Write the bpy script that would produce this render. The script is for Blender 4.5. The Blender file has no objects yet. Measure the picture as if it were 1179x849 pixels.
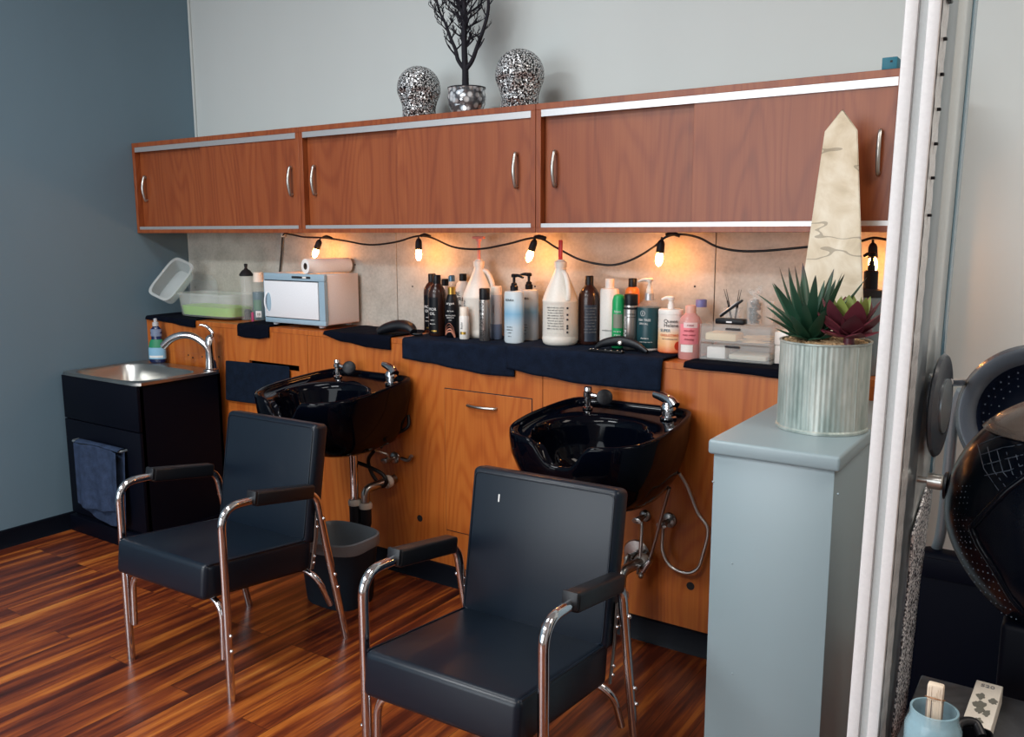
import bpy, bmesh, math, random
from mathutils import Vector, Matrix, noise
PI = math.pi
random.seed(7)
sc = bpy.context.scene
COL = sc.collection

# ------------------------------------------------------------------ camera
F_PX, YAW, PITCH, ROLL = 997.61, 0.591, -0.1573, -0.0025
CAM = Vector((4.54, -3.3836, 1.6))
_cy, _sy, _cp, _sp = math.cos(YAW), math.sin(YAW), math.cos(PITCH), math.sin(PITCH)
FWD = Vector((-_sy * _cp, _cy * _cp, _sp))
_r0 = Vector((_cy, _sy, 0.0))
_u0 = _r0.cross(FWD)
RIGHT = math.cos(ROLL) * _r0 + math.sin(ROLL) * _u0
UP = -math.sin(ROLL) * _r0 + math.cos(ROLL) * _u0


def at(px, py, axis, val):
    """point where the photo's pixel meets the plane axis = val (used to measure where things stand)"""
    d = FWD + RIGHT * ((px - 589.5) / F_PX) - UP * ((py - 424.5) / F_PX)
    i = 'xyz'.index(axis)
    return CAM + d * ((val - CAM[i]) / d[i])


def xat(px, y, z=1.2):
    """x of the point on the line (y, z) that stands in photo column px"""
    lo, hi = -1.0, 6.0
    for _ in range(50):
        m = (lo + hi) / 2
        d = Vector((m, y, z)) - CAM
        u = 589.5 + F_PX * d.dot(RIGHT) / d.dot(FWD)
        if u < px: lo = m
        else: hi = m
    return (lo + hi) / 2


cam_d = bpy.data.cameras.new('camera')
cam_d.sensor_width = 36.0
cam_d.lens = F_PX / 1179 * 36.0
cam_d.clip_start = 0.05
cam = bpy.data.objects.new('camera', cam_d)
COL.objects.link(cam)
M = Matrix((RIGHT, UP, -FWD)).transposed().to_4x4()
M.translation = CAM
cam.matrix_world = M
sc.camera = cam


# ------------------------------------------------------------------ materials
def lin(c):
    def f(v):
        v /= 255.0
        return v / 12.92 if v <= 0.04045 else ((v + 0.055) / 1.055) ** 2.4
    return (f(c[0]), f(c[1]), f(c[2]), 1.0)


class NT:
    def __init__(s, name):
        s.m = bpy.data.materials.new(name)
        s.m.use_nodes = True
        s.t = s.m.node_tree
        s.b = s.t.nodes['Principled BSDF']

    def n(s, typ, **kw):
        nd = s.t.nodes.new(typ)
        for k, v in kw.items():
            if k in nd.inputs: nd.inputs[k].default_value = v
            else: setattr(nd, k, v)
        return nd

    def l(s, a, b):
        s.t.links.new(a, b)

    def ramp(s, fac, stops):
        r = s.n('ShaderNodeValToRGB')
        e = r.color_ramp.elements
        while len(e) < len(stops): e.new(0.5)
        for el, (p, c) in zip(e, stops):
            el.position = p
            el.color = lin(c)
        s.l(fac, r.inputs[0])
        return r

    def math(s, op, a, b=None):
        nd = s.n('ShaderNodeMath', operation=op)
        for i, v in ((0, a), (1, b)):
            if v is None: continue
            if isinstance(v, (int, float)): nd.inputs[i].default_value = v
            else: s.l(v, nd.inputs[i])
        return nd.outputs[0]

    def coords(s, scale, rnd=True):
        tc = s.n('ShaderNodeTexCoord')
        mp = s.n('ShaderNodeMapping')
        mp.inputs['Scale'].default_value = scale
        s.l(tc.outputs['Object'], mp.inputs['Vector'])
        if rnd:
            oi = s.n('ShaderNodeObjectInfo')
            mul = s.n('ShaderNodeVectorMath', operation='SCALE')
            mul.inputs[0].default_value = (13.1, 7.7, 5.3)
            s.l(oi.outputs['Random'], mul.inputs['Scale'])
            s.l(mul.outputs[0], mp.inputs['Location'])
        return mp.outputs[0]

    def bump(s, h, strength=0.2, dist=0.01):
        b = s.n('ShaderNodeBump')
        b.inputs['Strength'].default_value = strength
        b.inputs['Distance'].default_value = dist
        s.l(h, b.inputs['Height'])
        s.l(b.outputs[0], s.b.inputs['Normal'])


def plain(name, col, rough=0.5, metal=0.0, bump=0.0, bscale=200.0, coat=0.0, trans=0.0, spec=0.5, alpha=1.0, emit=None, vary=0.0, ior=1.45):
    k = NT(name)
    b = k.b
    b.inputs['Base Color'].default_value = lin(col)
    b.inputs['Roughness'].default_value = rough
    b.inputs['Metallic'].default_value = metal
    b.inputs['Coat Weight'].default_value = coat
    b.inputs['Transmission Weight'].default_value = trans
    b.inputs['Specular IOR Level'].default_value = spec
    b.inputs['Alpha'].default_value = alpha
    b.inputs['IOR'].default_value = ior
    if emit:
        b.inputs['Emission Color'].default_value = lin(emit[0])
        b.inputs['Emission Strength'].default_value = emit[1]
    v = k.coords((1, 1, 1))
    nz = k.n('ShaderNodeTexNoise', Scale=bscale, Detail=3.0)
    k.l(v, nz.inputs['Vector'])
    if bump: k.bump(nz.outputs[0], bump, 0.002)
    if vary:
        n2 = k.n('ShaderNodeTexNoise', Scale=3.0, Detail=4.0)
        k.l(v, n2.inputs['Vector'])
        lo = [max(0, c * (1 - vary)) for c in col]
        hi = [min(255, c * (1 + vary)) for c in col]
        r = k.ramp(n2.outputs[0], [(0.3, lo), (0.7, hi)])
        k.l(r.outputs[0], b.inputs['Base Color'])
    else:
        r = k.ramp(nz.outputs[0], [(0.0, [c * 0.96 for c in col]), (1.0, [min(255, c * 1.04) for c in col])])
        k.l(r.outputs[0], b.inputs['Base Color'])
    return k.m


def wood(name, dark, mid, light, rough=0.38, freq=1.0):
    k = NT(name)
    v = k.coords((1.0, 1.0, 0.20))
    n1 = k.n('ShaderNodeTexNoise', Scale=3.6 * freq, Detail=1.5, Roughness=0.45)
    k.l(v, n1.inputs['Vector'])
    ph = k.math('MULTIPLY', n1.outputs[0], 120.0)
    rings = k.math('SINE', ph)
    rings = k.math('MULTIPLY', k.math('ADD', rings, 1.0), 0.5)
    rings = k.math('POWER', rings, 2.2)
    v2 = k.coords((1.0, 1.0, 0.018))
    n2 = k.n('ShaderNodeTexNoise', Scale=110.0, Detail=3.0, Roughness=0.6)
    k.l(v2, n2.inputs['Vector'])
    n3 = k.n('ShaderNodeTexNoise', Scale=9.0, Detail=2.0)
    k.l(v2, n3.inputs['Vector'])
    a = k.math('MULTIPLY', rings, 0.13)
    a = k.math('ADD', a, k.math('MULTIPLY', n2.outputs[0], 0.34))
    a = k.math('ADD', a, k.math('MULTIPLY', n3.outputs[0], 0.32))
    r = k.ramp(a, [(0.22, light), (0.45, mid), (0.80, dark)])
    k.l(r.outputs[0], k.b.inputs['Base Color'])
    k.b.inputs['Roughness'].default_value = rough
    k.bump(a, 0.04, 0.001)
    return k.m


def floor_material():
    k = NT('laminate_floor')
    tc = k.n('ShaderNodeTexCoord')
    sep = k.n('ShaderNodeSeparateXYZ')
    k.l(tc.outputs['Object'], sep.inputs[0])
    cb = k.n('ShaderNodeCombineXYZ')
    k.l(sep.outputs['Y'], cb.inputs['X'])
    k.l(sep.outputs['X'], cb.inputs['Y'])
    br = k.n('ShaderNodeTexBrick', offset=0.37, offset_frequency=3, squash=1.0)
    br.inputs['Scale'].default_value = 1.0
    br.inputs['Brick Width'].default_value = 1.22
    br.inputs['Row Height'].default_value = 0.128
    br.inputs['Mortar Size'].default_value = 0.0012
    br.inputs['Mortar Smooth'].default_value = 0.2
    br.inputs['Color1'].default_value = (0, 0, 0, 1)
    br.inputs['Color2'].default_value = (1, 1, 1, 1)
    br.inputs['Mortar'].default_value = (0.5, 0.5, 0.5, 1)
    k.l(cb.outputs[0], br.inputs['Vector'])
    # grain runs along y and is offset from board to board
    cb2 = k.n('ShaderNodeCombineXYZ')
    k.l(sep.outputs['X'], cb2.inputs['X'])
    k.l(k.math('MULTIPLY', sep.outputs['Y'], 0.055), cb2.inputs['Y'])
    k.l(k.math('MULTIPLY', br.outputs['Color'], 9.0), cb2.inputs['Z'])
    n1 = k.n('ShaderNodeTexNoise', Scale=17.0, Detail=4.0, Roughness=0.55, Distortion=0.3)
    k.l(cb2.outputs[0], n1.inputs['Vector'])
    n2 = k.n('ShaderNodeTexNoise', Scale=95.0, Detail=3.0, Roughness=0.65)
    k.l(cb2.outputs[0], n2.inputs['Vector'])
    a = k.math('ADD', k.math('MULTIPLY', n1.outputs[0], 0.95), k.math('MULTIPLY', n2.outputs[0], 0.30))
    a = k.math('ADD', a, k.math('MULTIPLY', br.outputs['Color'], 0.10))
    r = k.ramp(a, [(0.46, (46, 17, 13)), (0.60, (82, 34, 21)), (0.71, (124, 58, 27)), (0.82, (168, 94, 38)), (0.96, (200, 134, 62))])
    mx = k.n('ShaderNodeMix', data_type='RGBA')
    mx.inputs[7].default_value = lin((38, 14, 10))
    k.l(br.outputs['Fac'], mx.inputs[0])
    k.l(r.outputs[0], mx.inputs[6])
    k.l(mx.outputs[2], k.b.inputs['Base Color'])
    k.b.inputs['Roughness'].default_value = 0.30
    k.bump(k.math('SUBTRACT', k.math('MULTIPLY', n2.outputs[0], 0.3), br.outputs['Fac']), 0.12, 0.002)
    return k.m


def concrete_material():
    k = NT('concrete_laminate')
    v = k.coords((1, 1, 1), False)
    n1 = k.n('ShaderNodeTexNoise', Scale=7.0, Detail=6.0, Roughness=0.65)
    k.l(v, n1.inputs['Vector'])
    n2 = k.n('ShaderNodeTexNoise', Scale=90.0, Detail=2.0)
    k.l(v, n2.inputs['Vector'])
    a = k.math('ADD', k.math('MULTIPLY', n1.outputs[0], 0.7), k.math('MULTIPLY', n2.outputs[0], 0.3))
    r = k.ramp(a, [(0.3, (158, 154, 145)), (0.5, (184, 180, 170)), (0.7, (202, 198, 188))])
    k.l(r.outputs[0], k.b.inputs['Base Color'])
    k.b.inputs['Roughness'].default_value = 0.6
    return k.m


def paint(name, col, rough=0.6, streak=0.03):
    k = NT(name)
    v = k.coords((1, 1, 0.35), False)
    n1 = k.n('ShaderNodeTexNoise', Scale=1.3, Detail=4.0)
    k.l(v, n1.inputs['Vector'])
    r = k.ramp(n1.outputs[0], [(0.3, [c * (1 - streak) for c in col]), (0.7, [min(255, c * (1 + streak)) for c in col])])
    k.l(r.outputs[0], k.b.inputs['Base Color'])
    n2 = k.n('ShaderNodeTexNoise', Scale=120.0, Detail=2.0)
    v2 = k.coords((1, 1, 1), False)
    k.l(v2, n2.inputs['Vector'])
    k.b.inputs['Roughness'].default_value = rough
    k.bump(n2.outputs[0], 0.05, 0.002)
    return k.m


def sparkle(name, scale, base=(150, 152, 158), rough=0.15, sep=(10, 12, 16), strength=1.0, metal=0.65):
    k = NT(name)
    v = k.coords((1, 1, 1))
    vo = k.n('ShaderNodeTexVoronoi', Scale=scale)
    k.l(v, vo.inputs['Vector'])
    rgb = vo.outputs['Color']
    nm = k.n('ShaderNodeVectorMath', operation='SUBTRACT')
    k.l(rgb, nm.inputs[0])
    nm.inputs[1].default_value = (0.5, 0.5, 0.5)
    sc_ = k.n('ShaderNodeVectorMath', operation='SCALE')
    k.l(nm.outputs[0], sc_.inputs[0])
    sc_.inputs['Scale'].default_value = strength
    geo = k.n('ShaderNodeNewGeometry')
    ad = k.n('ShaderNodeVectorMath', operation='ADD')
    k.l(geo.outputs['Normal'], ad.inputs[0])
    k.l(sc_.outputs[0], ad.inputs[1])
    nn = k.n('ShaderNodeVectorMath', operation='NORMALIZE')
    k.l(ad.outputs[0], nn.inputs[0])
    k.l(nn.outputs[0], k.b.inputs['Normal'])
    r = k.ramp(vo.outputs['Distance'], [(0.0, [min(255, c * 1.3) for c in base]), (0.38, base), (0.60, sep)])
    k.l(r.outputs[0], k.b.inputs['Base Color'])
    k.b.inputs['Metallic'].default_value = metal
    k.b.inputs['Roughness'].default_value = rough
    return k.m


def terry(name, col):
    k = NT(name)
    v = k.coords((1, 1, 1))
    n1 = k.n('ShaderNodeTexNoise', Scale=420.0, Detail=2.0)
    k.l(v, n1.inputs['Vector'])
    n2 = k.n('ShaderNodeTexNoise', Scale=25.0, Detail=4.0)
    k.l(v, n2.inputs['Vector'])
    a = k.math('ADD', k.math('MULTIPLY', n1.outputs[0], 0.6), k.math('MULTIPLY', n2.outputs[0], 0.4))
    r = k.ramp(a, [(0.35, [c * 0.75 for c in col]), (0.65, [min(255, c * 1.25) for c in col])])
    k.l(r.outputs[0], k.b.inputs['Base Color'])
    k.b.inputs['Roughness'].default_value = 0.95
    k.b.inputs['Specular IOR Level'].default_value = 0.08
    k.bump(n1.outputs[0], 0.5, 0.003)
    return k.m


def marble_material():
    k = NT('onyx_marble')
    v = k.coords((1, 1, 1), False)
    n1 = k.n('ShaderNodeTexNoise', Scale=9.0, Detail=6.0, Roughness=0.6, Distortion=1.2)
    k.l(v, n1.inputs['Vector'])
    vo = k.n('ShaderNodeTexVoronoi', Scale=16.0)
    k.l(v, vo.inputs['Vector'])
    a = k.math('ADD', k.math('MULTIPLY', n1.outputs[0], 0.75), k.math('MULTIPLY', vo.outputs['Distance'], 0.3))
    r = k.ramp(a, [(0.3, (190, 175, 148)), (0.5, (214, 201, 177)), (0.72, (234, 226, 208))])
    # two thin grey veins
    v2 = k.coords((2.0, 2.0, 5.5), False)
    n3 = k.n('ShaderNodeTexNoise', Scale=1.0, Detail=3.0)
    k.l(v2, n3.inputs['Vector'])
    d = k.math('ABSOLUTE', k.math('SUBTRACT', n3.outputs[0], 0.5))
    vein = k.math('LESS_THAN', d, 0.0035)
    mx = k.n('ShaderNodeMix', data_type='RGBA')
    k.l(k.math('MULTIPLY', vein, 0.55), mx.inputs[0])
    k.l(r.outputs[0], mx.inputs[6])
    mx.inputs[7].default_value = lin((120, 110, 95))
    k.l(mx.outputs[2], k.b.inputs['Base Color'])
    k.b.inputs['Roughness'].default_value = 0.3
    k.b.inputs['Subsurface Weight'].default_value = 0.0
    return k.m


def galvanised_material():
    k = NT('weathered_galvanised')
    v = k.coords((1, 1, 0.25), False)
    n1 = k.n('ShaderNodeTexNoise', Scale=16.0, Detail=5.0, Roughness=0.65)
    k.l(v, n1.inputs['Vector'])
    r = k.ramp(n1.outputs[0], [(0.3, (132, 148, 142)), (0.5, (170, 181, 175)), (0.68, (206, 211, 204))])
    k.l(r.outputs[0], k.b.inputs['Base Color'])
    k.b.inputs['Metallic'].default_value = 0.35
    k.b.inputs['Roughness'].default_value = 0.42
    return k.m


def zgrad(name, stops, rough=0.35):
    """colour bands along the thing's own height (metres)"""
    k = NT(name)
    tc = k.n('ShaderNodeTexCoord')
    sep = k.n('ShaderNodeSeparateXYZ')
    k.l(tc.outputs['Object'], sep.inputs[0])
    mr = k.math('MULTIPLY', sep.outputs['Z'], 2.5)
    r = k.ramp(mr, [(z * 2.5, c) for z, c in stops])
    k.l(r.outputs[0], k.b.inputs['Base Color'])
    k.b.inputs['Roughness'].default_value = rough
    return k.m


MAT = dict(
    wall_slate=paint('slate_blue_paint', (98, 122, 136), 0.55),
    wall_grey=paint('grey_paint', (196, 203, 202), 0.6, 0.012),
    wall_off=paint('offwhite_paint', (205, 200, 192), 0.6),
    ceiling=paint('ceiling_paint', (225, 225, 222), 0.8),
    black_base=plain('black_vinyl_base', (7, 11, 20), 0.5, spec=0.15),
    floor=floor_material(),
    concrete=concrete_material(),
    cherry=wood('cherry_laminate', (92, 40, 17), (132, 64, 31), (150, 81, 42)),
    honey=wood('honey_laminate', (126, 58, 18), (172, 88, 32), (192, 111, 46)),
    alu=plain('brushed_aluminium', (205, 203, 203), 0.38, 0.7),
    chrome=plain('chrome', (215, 215, 218), 0.10, 1.0),
    worn_chrome=plain('worn_chrome', (150, 148, 145), 0.28, 1.0, vary=0.25),
    steel=plain('stainless_steel', (190, 190, 186), 0.30, 1.0, vary=0.06),
    vinyl=plain('black_vinyl', (12, 23, 35), 0.34, spec=0.45, bump=0.08, bscale=420.0),
    pad=plain('black_pad', (15, 18, 24), 0.42, bump=0.05),
    black=plain('black_plastic', (7, 9, 16), 0.4, spec=0.3),
    black_soft=plain('black_rubber', (12, 15, 24), 0.6),
    bowl=plain('black_glazed_plastic', (3, 5, 13), 0.06, spec=0.13),
    ink=plain('dark_ink', (24, 24, 28), 0.6),
    ink_grey=plain('grey_ink', (120, 120, 122), 0.6),
    white_ink=plain('white_ink', (226, 226, 224), 0.6),
    cabinet_black=plain('black_satin_board', (4, 7, 18), 0.5, spec=0.12),
    towel=terry('navy_terry', (20, 28, 43)),
    towel2=terry('slate_terry', (46, 58, 80)),
    cloth=terry('charcoal_terry', (18, 27, 41)),
    mat=terry('black_terry', (8, 12, 24)),
    pedestal=paint('blue_grey_gloss_paint', (142, 160, 166), 0.35, 0.02),
    white_frame=plain('white_lacquer', (216, 215, 215), 0.4),
    groove=plain('grey_lacquer', (172, 176, 176), 0.5),
    marble=marble_material(),
    galv=galvanised_material(),
    gravel=plain('tan_gravel', (176, 146, 110), 0.9, bump=1.0, bscale=160.0, vary=0.35),
    leaf=zgrad('agave_leaf', [(0.0, (38, 74, 52)), (0.08, (34, 78, 58)), (0.16, (52, 84, 66)), (0.2, (70, 58, 62))], 0.45),
    leaf2=plain('burgundy_leaf', (98, 44, 54), 0.45, vary=0.35),
    leaf3=plain('green_core_leaf', (126, 140, 70), 0.45, vary=0.2),
    sequin=sparkle('silver_sequin', 150.0, (226, 228, 230), 0.25, (14, 15, 18), 0.9, 0.45),
    pot=sparkle('silver_mosaic', 42.0, (226, 228, 230), 0.14, (110, 112, 116), 0.6, 0.55),
    rhine=sparkle('rhinestone', 230.0, (252, 252, 255), 0.25, (90, 92, 100), 0.6, 0.15),
    tree=plain('matte_black_coral', (14, 12, 24), 0.8, bump=0.6, bscale=90.0),
    amber=plain('brown_bottle', (48, 28, 24), 0.22),
    white_pl=plain('white_plastic', (232, 228, 222), 0.35),
    milk=plain('milky_plastic', (226, 220, 210), 0.4),
    warm_white=plain('cream_plastic', (236, 222, 206), 0.4),
    red=plain('red_plastic', (206, 44, 44), 0.4),
    pink_pl=plain('faded_red_plastic', (226, 150, 140), 0.4),
    silver=plain('silver_tin', (168, 162, 158), 0.28, 0.85),
    grey_can=plain('pale_grey_plastic', (186, 188, 192), 0.4),
    grey_blue=plain('blue_grey_plastic', (112, 126, 152), 0.4),
    ice=zgrad('ice_blue_bottle', [(0.0, (206, 214, 218)), (0.07, (196, 212, 222)), (0.125, (126, 176, 206)), (0.17, (186, 206, 216)), (0.22, (204, 210, 212))]),
    gold=plain('gold_collar', (186, 150, 74), 0.3, 0.9),
    teal_cap=plain('teal_silver_cap', (84, 110, 128), 0.3, 0.6),
    green=plain('green_tin', (26, 160, 92), 0.3),
    orange=plain('orange_plastic', (222, 122, 52), 0.35),
    dteal=plain('dark_teal_label', (22, 62, 68), 0.35),
    clear=plain('clear_plastic', (236, 238, 236), 0.06, alpha=0.09),
    clear_g=plain('clear_acrylic', (230, 232, 230), 0.08, alpha=0.17),
    smoke=plain('smoked_acrylic', (40, 42, 48), 0.10, alpha=0.85),
    frost=plain('frosted_plastic', (222, 228, 226), 0.35, alpha=0.20),
    frost2=plain('hazy_plastic', (214, 222, 222), 0.35, alpha=0.42),
    vinyl_dark=plain('deep_black_vinyl', (3, 5, 14), 0.55, spec=0.06),
    rhine_pale=plain('pale_crystal', (206, 208, 210), 0.25, bump=0.8, bscale=120.0, vary=0.08),
    bristle_grey=plain('grey_bristle', (126, 116, 108), 0.8, vary=0.25),
    lime=plain('lime_contents', (146, 204, 22), 0.5),
    peach=zgrad('peach_label', [(0.0, (226, 96, 52)), (0.03, (240, 176, 120)), (0.07, (236, 196, 150)), (0.1, (226, 214, 204)), (0.16, (222, 216, 210))]),
    pinkliq=plain('pink_liquid', (232, 168, 162), 0.15, alpha=0.7),
    pinklab=plain('pink_label', (206, 116, 124), 0.5, vary=0.25),
    paper=plain('paper', (238, 234, 230), 0.85),
    purple=plain('lilac_cap', (112, 116, 172), 0.4),
    wood_stick=plain('pale_wood', (224, 190, 150), 0.7, vary=0.15),
    warm_door=plain('white_enamel', (232, 234, 238), 0.3),
    warm_frame=plain('grey_blue_enamel', (150, 176, 192), 0.35),
    warm_side=plain('warm_white_enamel', (226, 222, 222), 0.35),
    slate_liq=plain('blue_grey_liquid', (120, 140, 148), 0.2, alpha=0.85),
    navy_soap=plain('navy_soap', (20, 36, 78), 0.2),
    soap_green=plain('green_label', (34, 128, 88), 0.5),
    soap_blue=plain('sky_label', (132, 180, 208), 0.5),
    bulb=plain('lit_filament_glass', (255, 210, 150), 0.3, emit=((255, 164, 84), 150.0)),
    wire=plain('black_cable', (12, 13, 18), 0.5),
    liner=plain('grey_bin_liner', (116, 122, 128), 0.35, alpha=0.85),
    binb=plain('charcoal_bin', (24, 34, 44), 0.5, spec=0.25),
    dome=plain('black_dryer_shell', (6, 11, 21), 0.2, spec=0.18),
    dome2=plain('grey_dryer_shell', (70, 76, 84), 0.22, alpha=0.9),
    visor=plain('smoky_visor', (120, 108, 100), 0.15, alpha=0.6),
    holes=plain('perforated_blue', (26, 34, 52), 0.25, vary=0.3),
    glass_edge=plain('blue_glass_edge', (92, 132, 152), 0.15),
    pale_glass=plain('pale_glass', (196, 206, 208), 0.15),
    rail_grey=plain('grey_metal_rail', (134, 144, 150), 0.3, 0.6),
    table=wood('dark_grey_wood', (40, 42, 46), (58, 60, 64), (74, 76, 80), 0.5),
    jarblue=plain('aqua_jar', (168, 204, 216), 0.12, alpha=0.45),
    bristle=plain('cream_bristle', (206, 190, 170), 0.8, vary=0.2),
    camo_w=plain('cream_card', (226, 220, 208), 0.6),
    camo_g=plain('grey_card_patch', (112, 112, 104), 0.6),
    teal_box=plain('teal_box', (28, 108, 128), 0.5),
    pvc=plain('white_nut', (214, 208, 198), 0.4),
)


# ------------------------------------------------------------------ mesh helpers
class MB:
    def __init__(s):
        s.bm = bmesh.new()

    def _xf(s, vs, loc, rot):
        m = Matrix.Translation(Vector(loc)) @ rot
        for v in vs: v.co = m @ v.co

    def box(s, lo, hi, bev=0.0, seg=2, rot=None, pivot=None):
        lo, hi = Vector(lo), Vector(hi)
        r = bmesh.ops.create_cube(s.bm, size=1.0)
        c, d = (lo + hi) / 2, hi - lo
        vs = r['verts']
        for v in vs: v.co = Vector((v.co.x * d.x, v.co.y * d.y, v.co.z * d.z)) + c
        if bev:
            es = list({e for v in vs for e in v.link_edges})
            b = bmesh.ops.bevel(s.bm, geom=es, offset=bev, segments=seg, affect='EDGES', profile=0.5)
            vs = list({v for f in b['faces'] for v in f.verts} | {v for v in vs if v.is_valid})
        if rot is not None:
            p = Vector(pivot) if pivot is not None else c
            for v in vs: v.co = p + rot @ (v.co - p)
        return vs

    def rings(s, rings, cap0=True, cap1=True, closed=True):
        vr = [[s.bm.verts.new(p) for p in ring] for ring in rings]
        n = len(vr[0])
        for a, b in zip(vr, vr[1:]):
            for i in range(n if closed else n - 1):
                j = (i + 1) % n
                try: s.bm.faces.new((a[i], a[j], b[j], b[i]))
                except ValueError: pass
        if cap0: s.bm.faces.new(list(reversed(vr[0])))
        if cap1: s.bm.faces.new(vr[-1])
        return [v for r in vr for v in r]

    def lathe(s, prof, c=(0, 0, 0), seg=32, sx=1.0, sy=1.0, rot=None, cap0=True, cap1=True):
        rings = []
        for r, z in prof:
            ring = []
            for i in range(seg):
                a = 2 * PI * i / seg
                p = Vector((r * sx * math.cos(a), r * sy * math.sin(a), z))
                if rot is not None: p = rot @ p
                ring.append(p + Vector(c))
            rings.append(ring)
        return s.rings(rings, cap0, cap1)

    def tube(s, pts, r, seg=12, caps=True, flat=1.0):
        pts = [Vector(p) for p in pts]
        rs = r if isinstance(r, (list, tuple)) else [r] * len(pts)
        tang = []
        for i in range(len(pts)):
            a = pts[max(i - 1, 0)]
            b = pts[min(i + 1, len(pts) - 1)]
            tang.append((b - a).normalized())
        t = tang[0]
        up = Vector((0, 0, 1)) if abs(t.z) < 0.9 else Vector((0, 1, 0))
        nrm = (up - t * up.dot(t)).normalized()
        rings = []
        for p, t, rr in zip(pts, tang, rs):
            nrm = (nrm - t * nrm.dot(t))
            nrm = nrm.normalized() if nrm.length > 1e-6 else t.orthogonal().normalized()
            bn = t.cross(nrm)
            rings.append([p + rr * (math.cos(2 * PI * k / seg) * nrm + flat * math.sin(2 * PI * k / seg) * bn) for k in range(seg)])
        return s.rings(rings, caps, caps)

    def ball(s, c, r, seg=16, sx=1, sy=1, sz=1):
        res = bmesh.ops.create_uvsphere(s.bm, u_segments=seg, v_segments=max(6, seg // 2), radius=r)
        for v in res['verts']: v.co = Vector((v.co.x * sx, v.co.y * sy, v.co.z * sz)) + Vector(c)
        return res['verts']

    def grid(s, fn, nu, nv):
        g = [[s.bm.verts.new(fn(i / nu, j / nv)) for j in range(nv + 1)] for i in range(nu + 1)]
        for i in range(nu):
            for j in range(nv):
                s.bm.faces.new((g[i][j], g[i + 1][j], g[i + 1][j + 1], g[i][j + 1]))

    def prism(s, poly, z0, z1):
        s.rings([[Vector((x, y, z0)) for x, y in poly], [Vector((x, y, z1)) for x, y in poly]])

    def build(s, name, mat, parent=None, smooth=40, loc=None, label=None, recalc=True):
        if recalc: bmesh.ops.recalc_face_normals(s.bm, faces=s.bm.faces)
        me = bpy.data.meshes.new(name)
        s.bm.to_mesh(me)
        s.bm.free()
        me.materials.append(MAT[mat] if isinstance(mat, str) else mat)
        if smooth:
            for p in me.polygons: p.use_smooth = True
            me.set_sharp_from_angle(angle=math.radians(smooth))
        o = bpy.data.objects.new(name, me)
        COL.objects.link(o)
        if parent is not None: o.parent = parent
        if loc is not None: o.location = loc
        if label: o['label'] = label
        return o


def fillet(pts, rad, n=8):
    """round the corners of a polyline"""
    pts = [Vector(p) for p in pts]
    out = [pts[0]]
    for i in range(1, len(pts) - 1):
        p = pts[i]
        a, b = (pts[i - 1] - p), (pts[i + 1] - p)
        r = min(rad, a.length * 0.49, b.length * 0.49)
        p0, p1 = p + a.normalized() * r, p + b.normalized() * r
        for k in range(n + 1):
            t = k / n
            out.append((1 - t) ** 2 * p0 + 2 * t * (1 - t) * p + t * t * p1)
    out.append(pts[-1])
    return out


def spline(pts, n=8):
    pts = [Vector(p) for p in pts]
    P = [pts[0] * 2 - pts[1]] + pts + [pts[-1] * 2 - pts[-2]]
    out = []
    for i in range(1, len(P) - 2):
        for k in range(n):
            t = k / n
            a, b, c, d = P[i - 1], P[i], P[i + 1], P[i + 2]
            out.append(0.5 * (2 * b + (c - a) * t + (2 * a - 5 * b + 4 * c - d) * t * t + (3 * b - a - 3 * c + d) * t ** 3))
    out.append(pts[-1])
    return out


def thing(name, label, cat, loc=(0, 0, 0), rz=0.0, group=None):
    o = bpy.data.objects.new(name, None)
    o.empty_display_size = 0.05
    COL.objects.link(o)
    o.location = loc
    o.rotation_euler = (0, 0, rz)
    o['label'] = label
    o['category'] = cat
    if group: o['group'] = group
    return o


def tag(o, label, cat, group=None):
    o['label'] = label
    o['category'] = cat
    if group: o['group'] = group
    return o


def struct(mb, name, mat, smooth=40):
    o = mb.build(name, mat, smooth=smooth)
    o['kind'] = 'structure'
    return o


def copy_tree(o, parent=None):
    c = o.copy()
    COL.objects.link(c)
    c.parent = parent
    for ch in list(o.children): copy_tree(ch, c)
    return c


def letters(s, size, extrude=0.0004, align='CENTER'):
    cu = bpy.data.curves.new('lettering', 'FONT')
    cu.body = s
    cu.size = size
    cu.align_x = align
    cu.extrude = extrude
    cu.resolution_u = 3
    ob = bpy.data.objects.new('lettering', cu)
    COL.objects.link(ob)
    dg = bpy.context.evaluated_depsgraph_get()
    me = bpy.data.meshes.new_from_object(ob.evaluated_get(dg))
    vs = [v.co.copy() for v in me.vertices]
    fs = [list(p.vertices) for p in me.polygons]
    bpy.data.objects.remove(ob)
    bpy.data.curves.remove(cu)
    bpy.data.meshes.remove(me)
    return vs, fs


def wrap_text(parent, rows, r, mat, ang=0.35, sy=1.0, vertical=False, name='lettering'):
    """rows: (string, size, z[, angle offset]) printed round a bottle of radius r"""
    mb = MB()
    for row in rows:
        s_, size, z = row[:3]
        a0 = ang + (row[3] if len(row) > 3 else 0.0)
        vs, fs = letters(s_, size)
        nv = []
        for v in vs:
            u, w, d = v.x, v.y, v.z
            if vertical: u, w = w - size * 0.35, -u
            a = a0 + u / r
            rr = r + 0.0012 + d
            nv.append(mb.bm.verts.new((rr * math.sin(a), -rr * sy * math.cos(a), z + w)))
        for f in fs:
            try: mb.bm.faces.new([nv[i] for i in f])
            except ValueError: pass
    return mb.build(name, mat, parent, smooth=0)


def band(parent, r, z0, z1, a0, a1, mat, name='label_sheet', sy=1.0, off=0.0006):
    mb = MB()
    n = 14
    R = r + off
    mb.grid(lambda u, v: Vector((R * math.sin(a0 + (a1 - a0) * u), -R * sy * math.cos(a0 + (a1 - a0) * u), z0 + (z1 - z0) * v)), n, 1)
    return mb.build(name, mat, parent)
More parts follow.
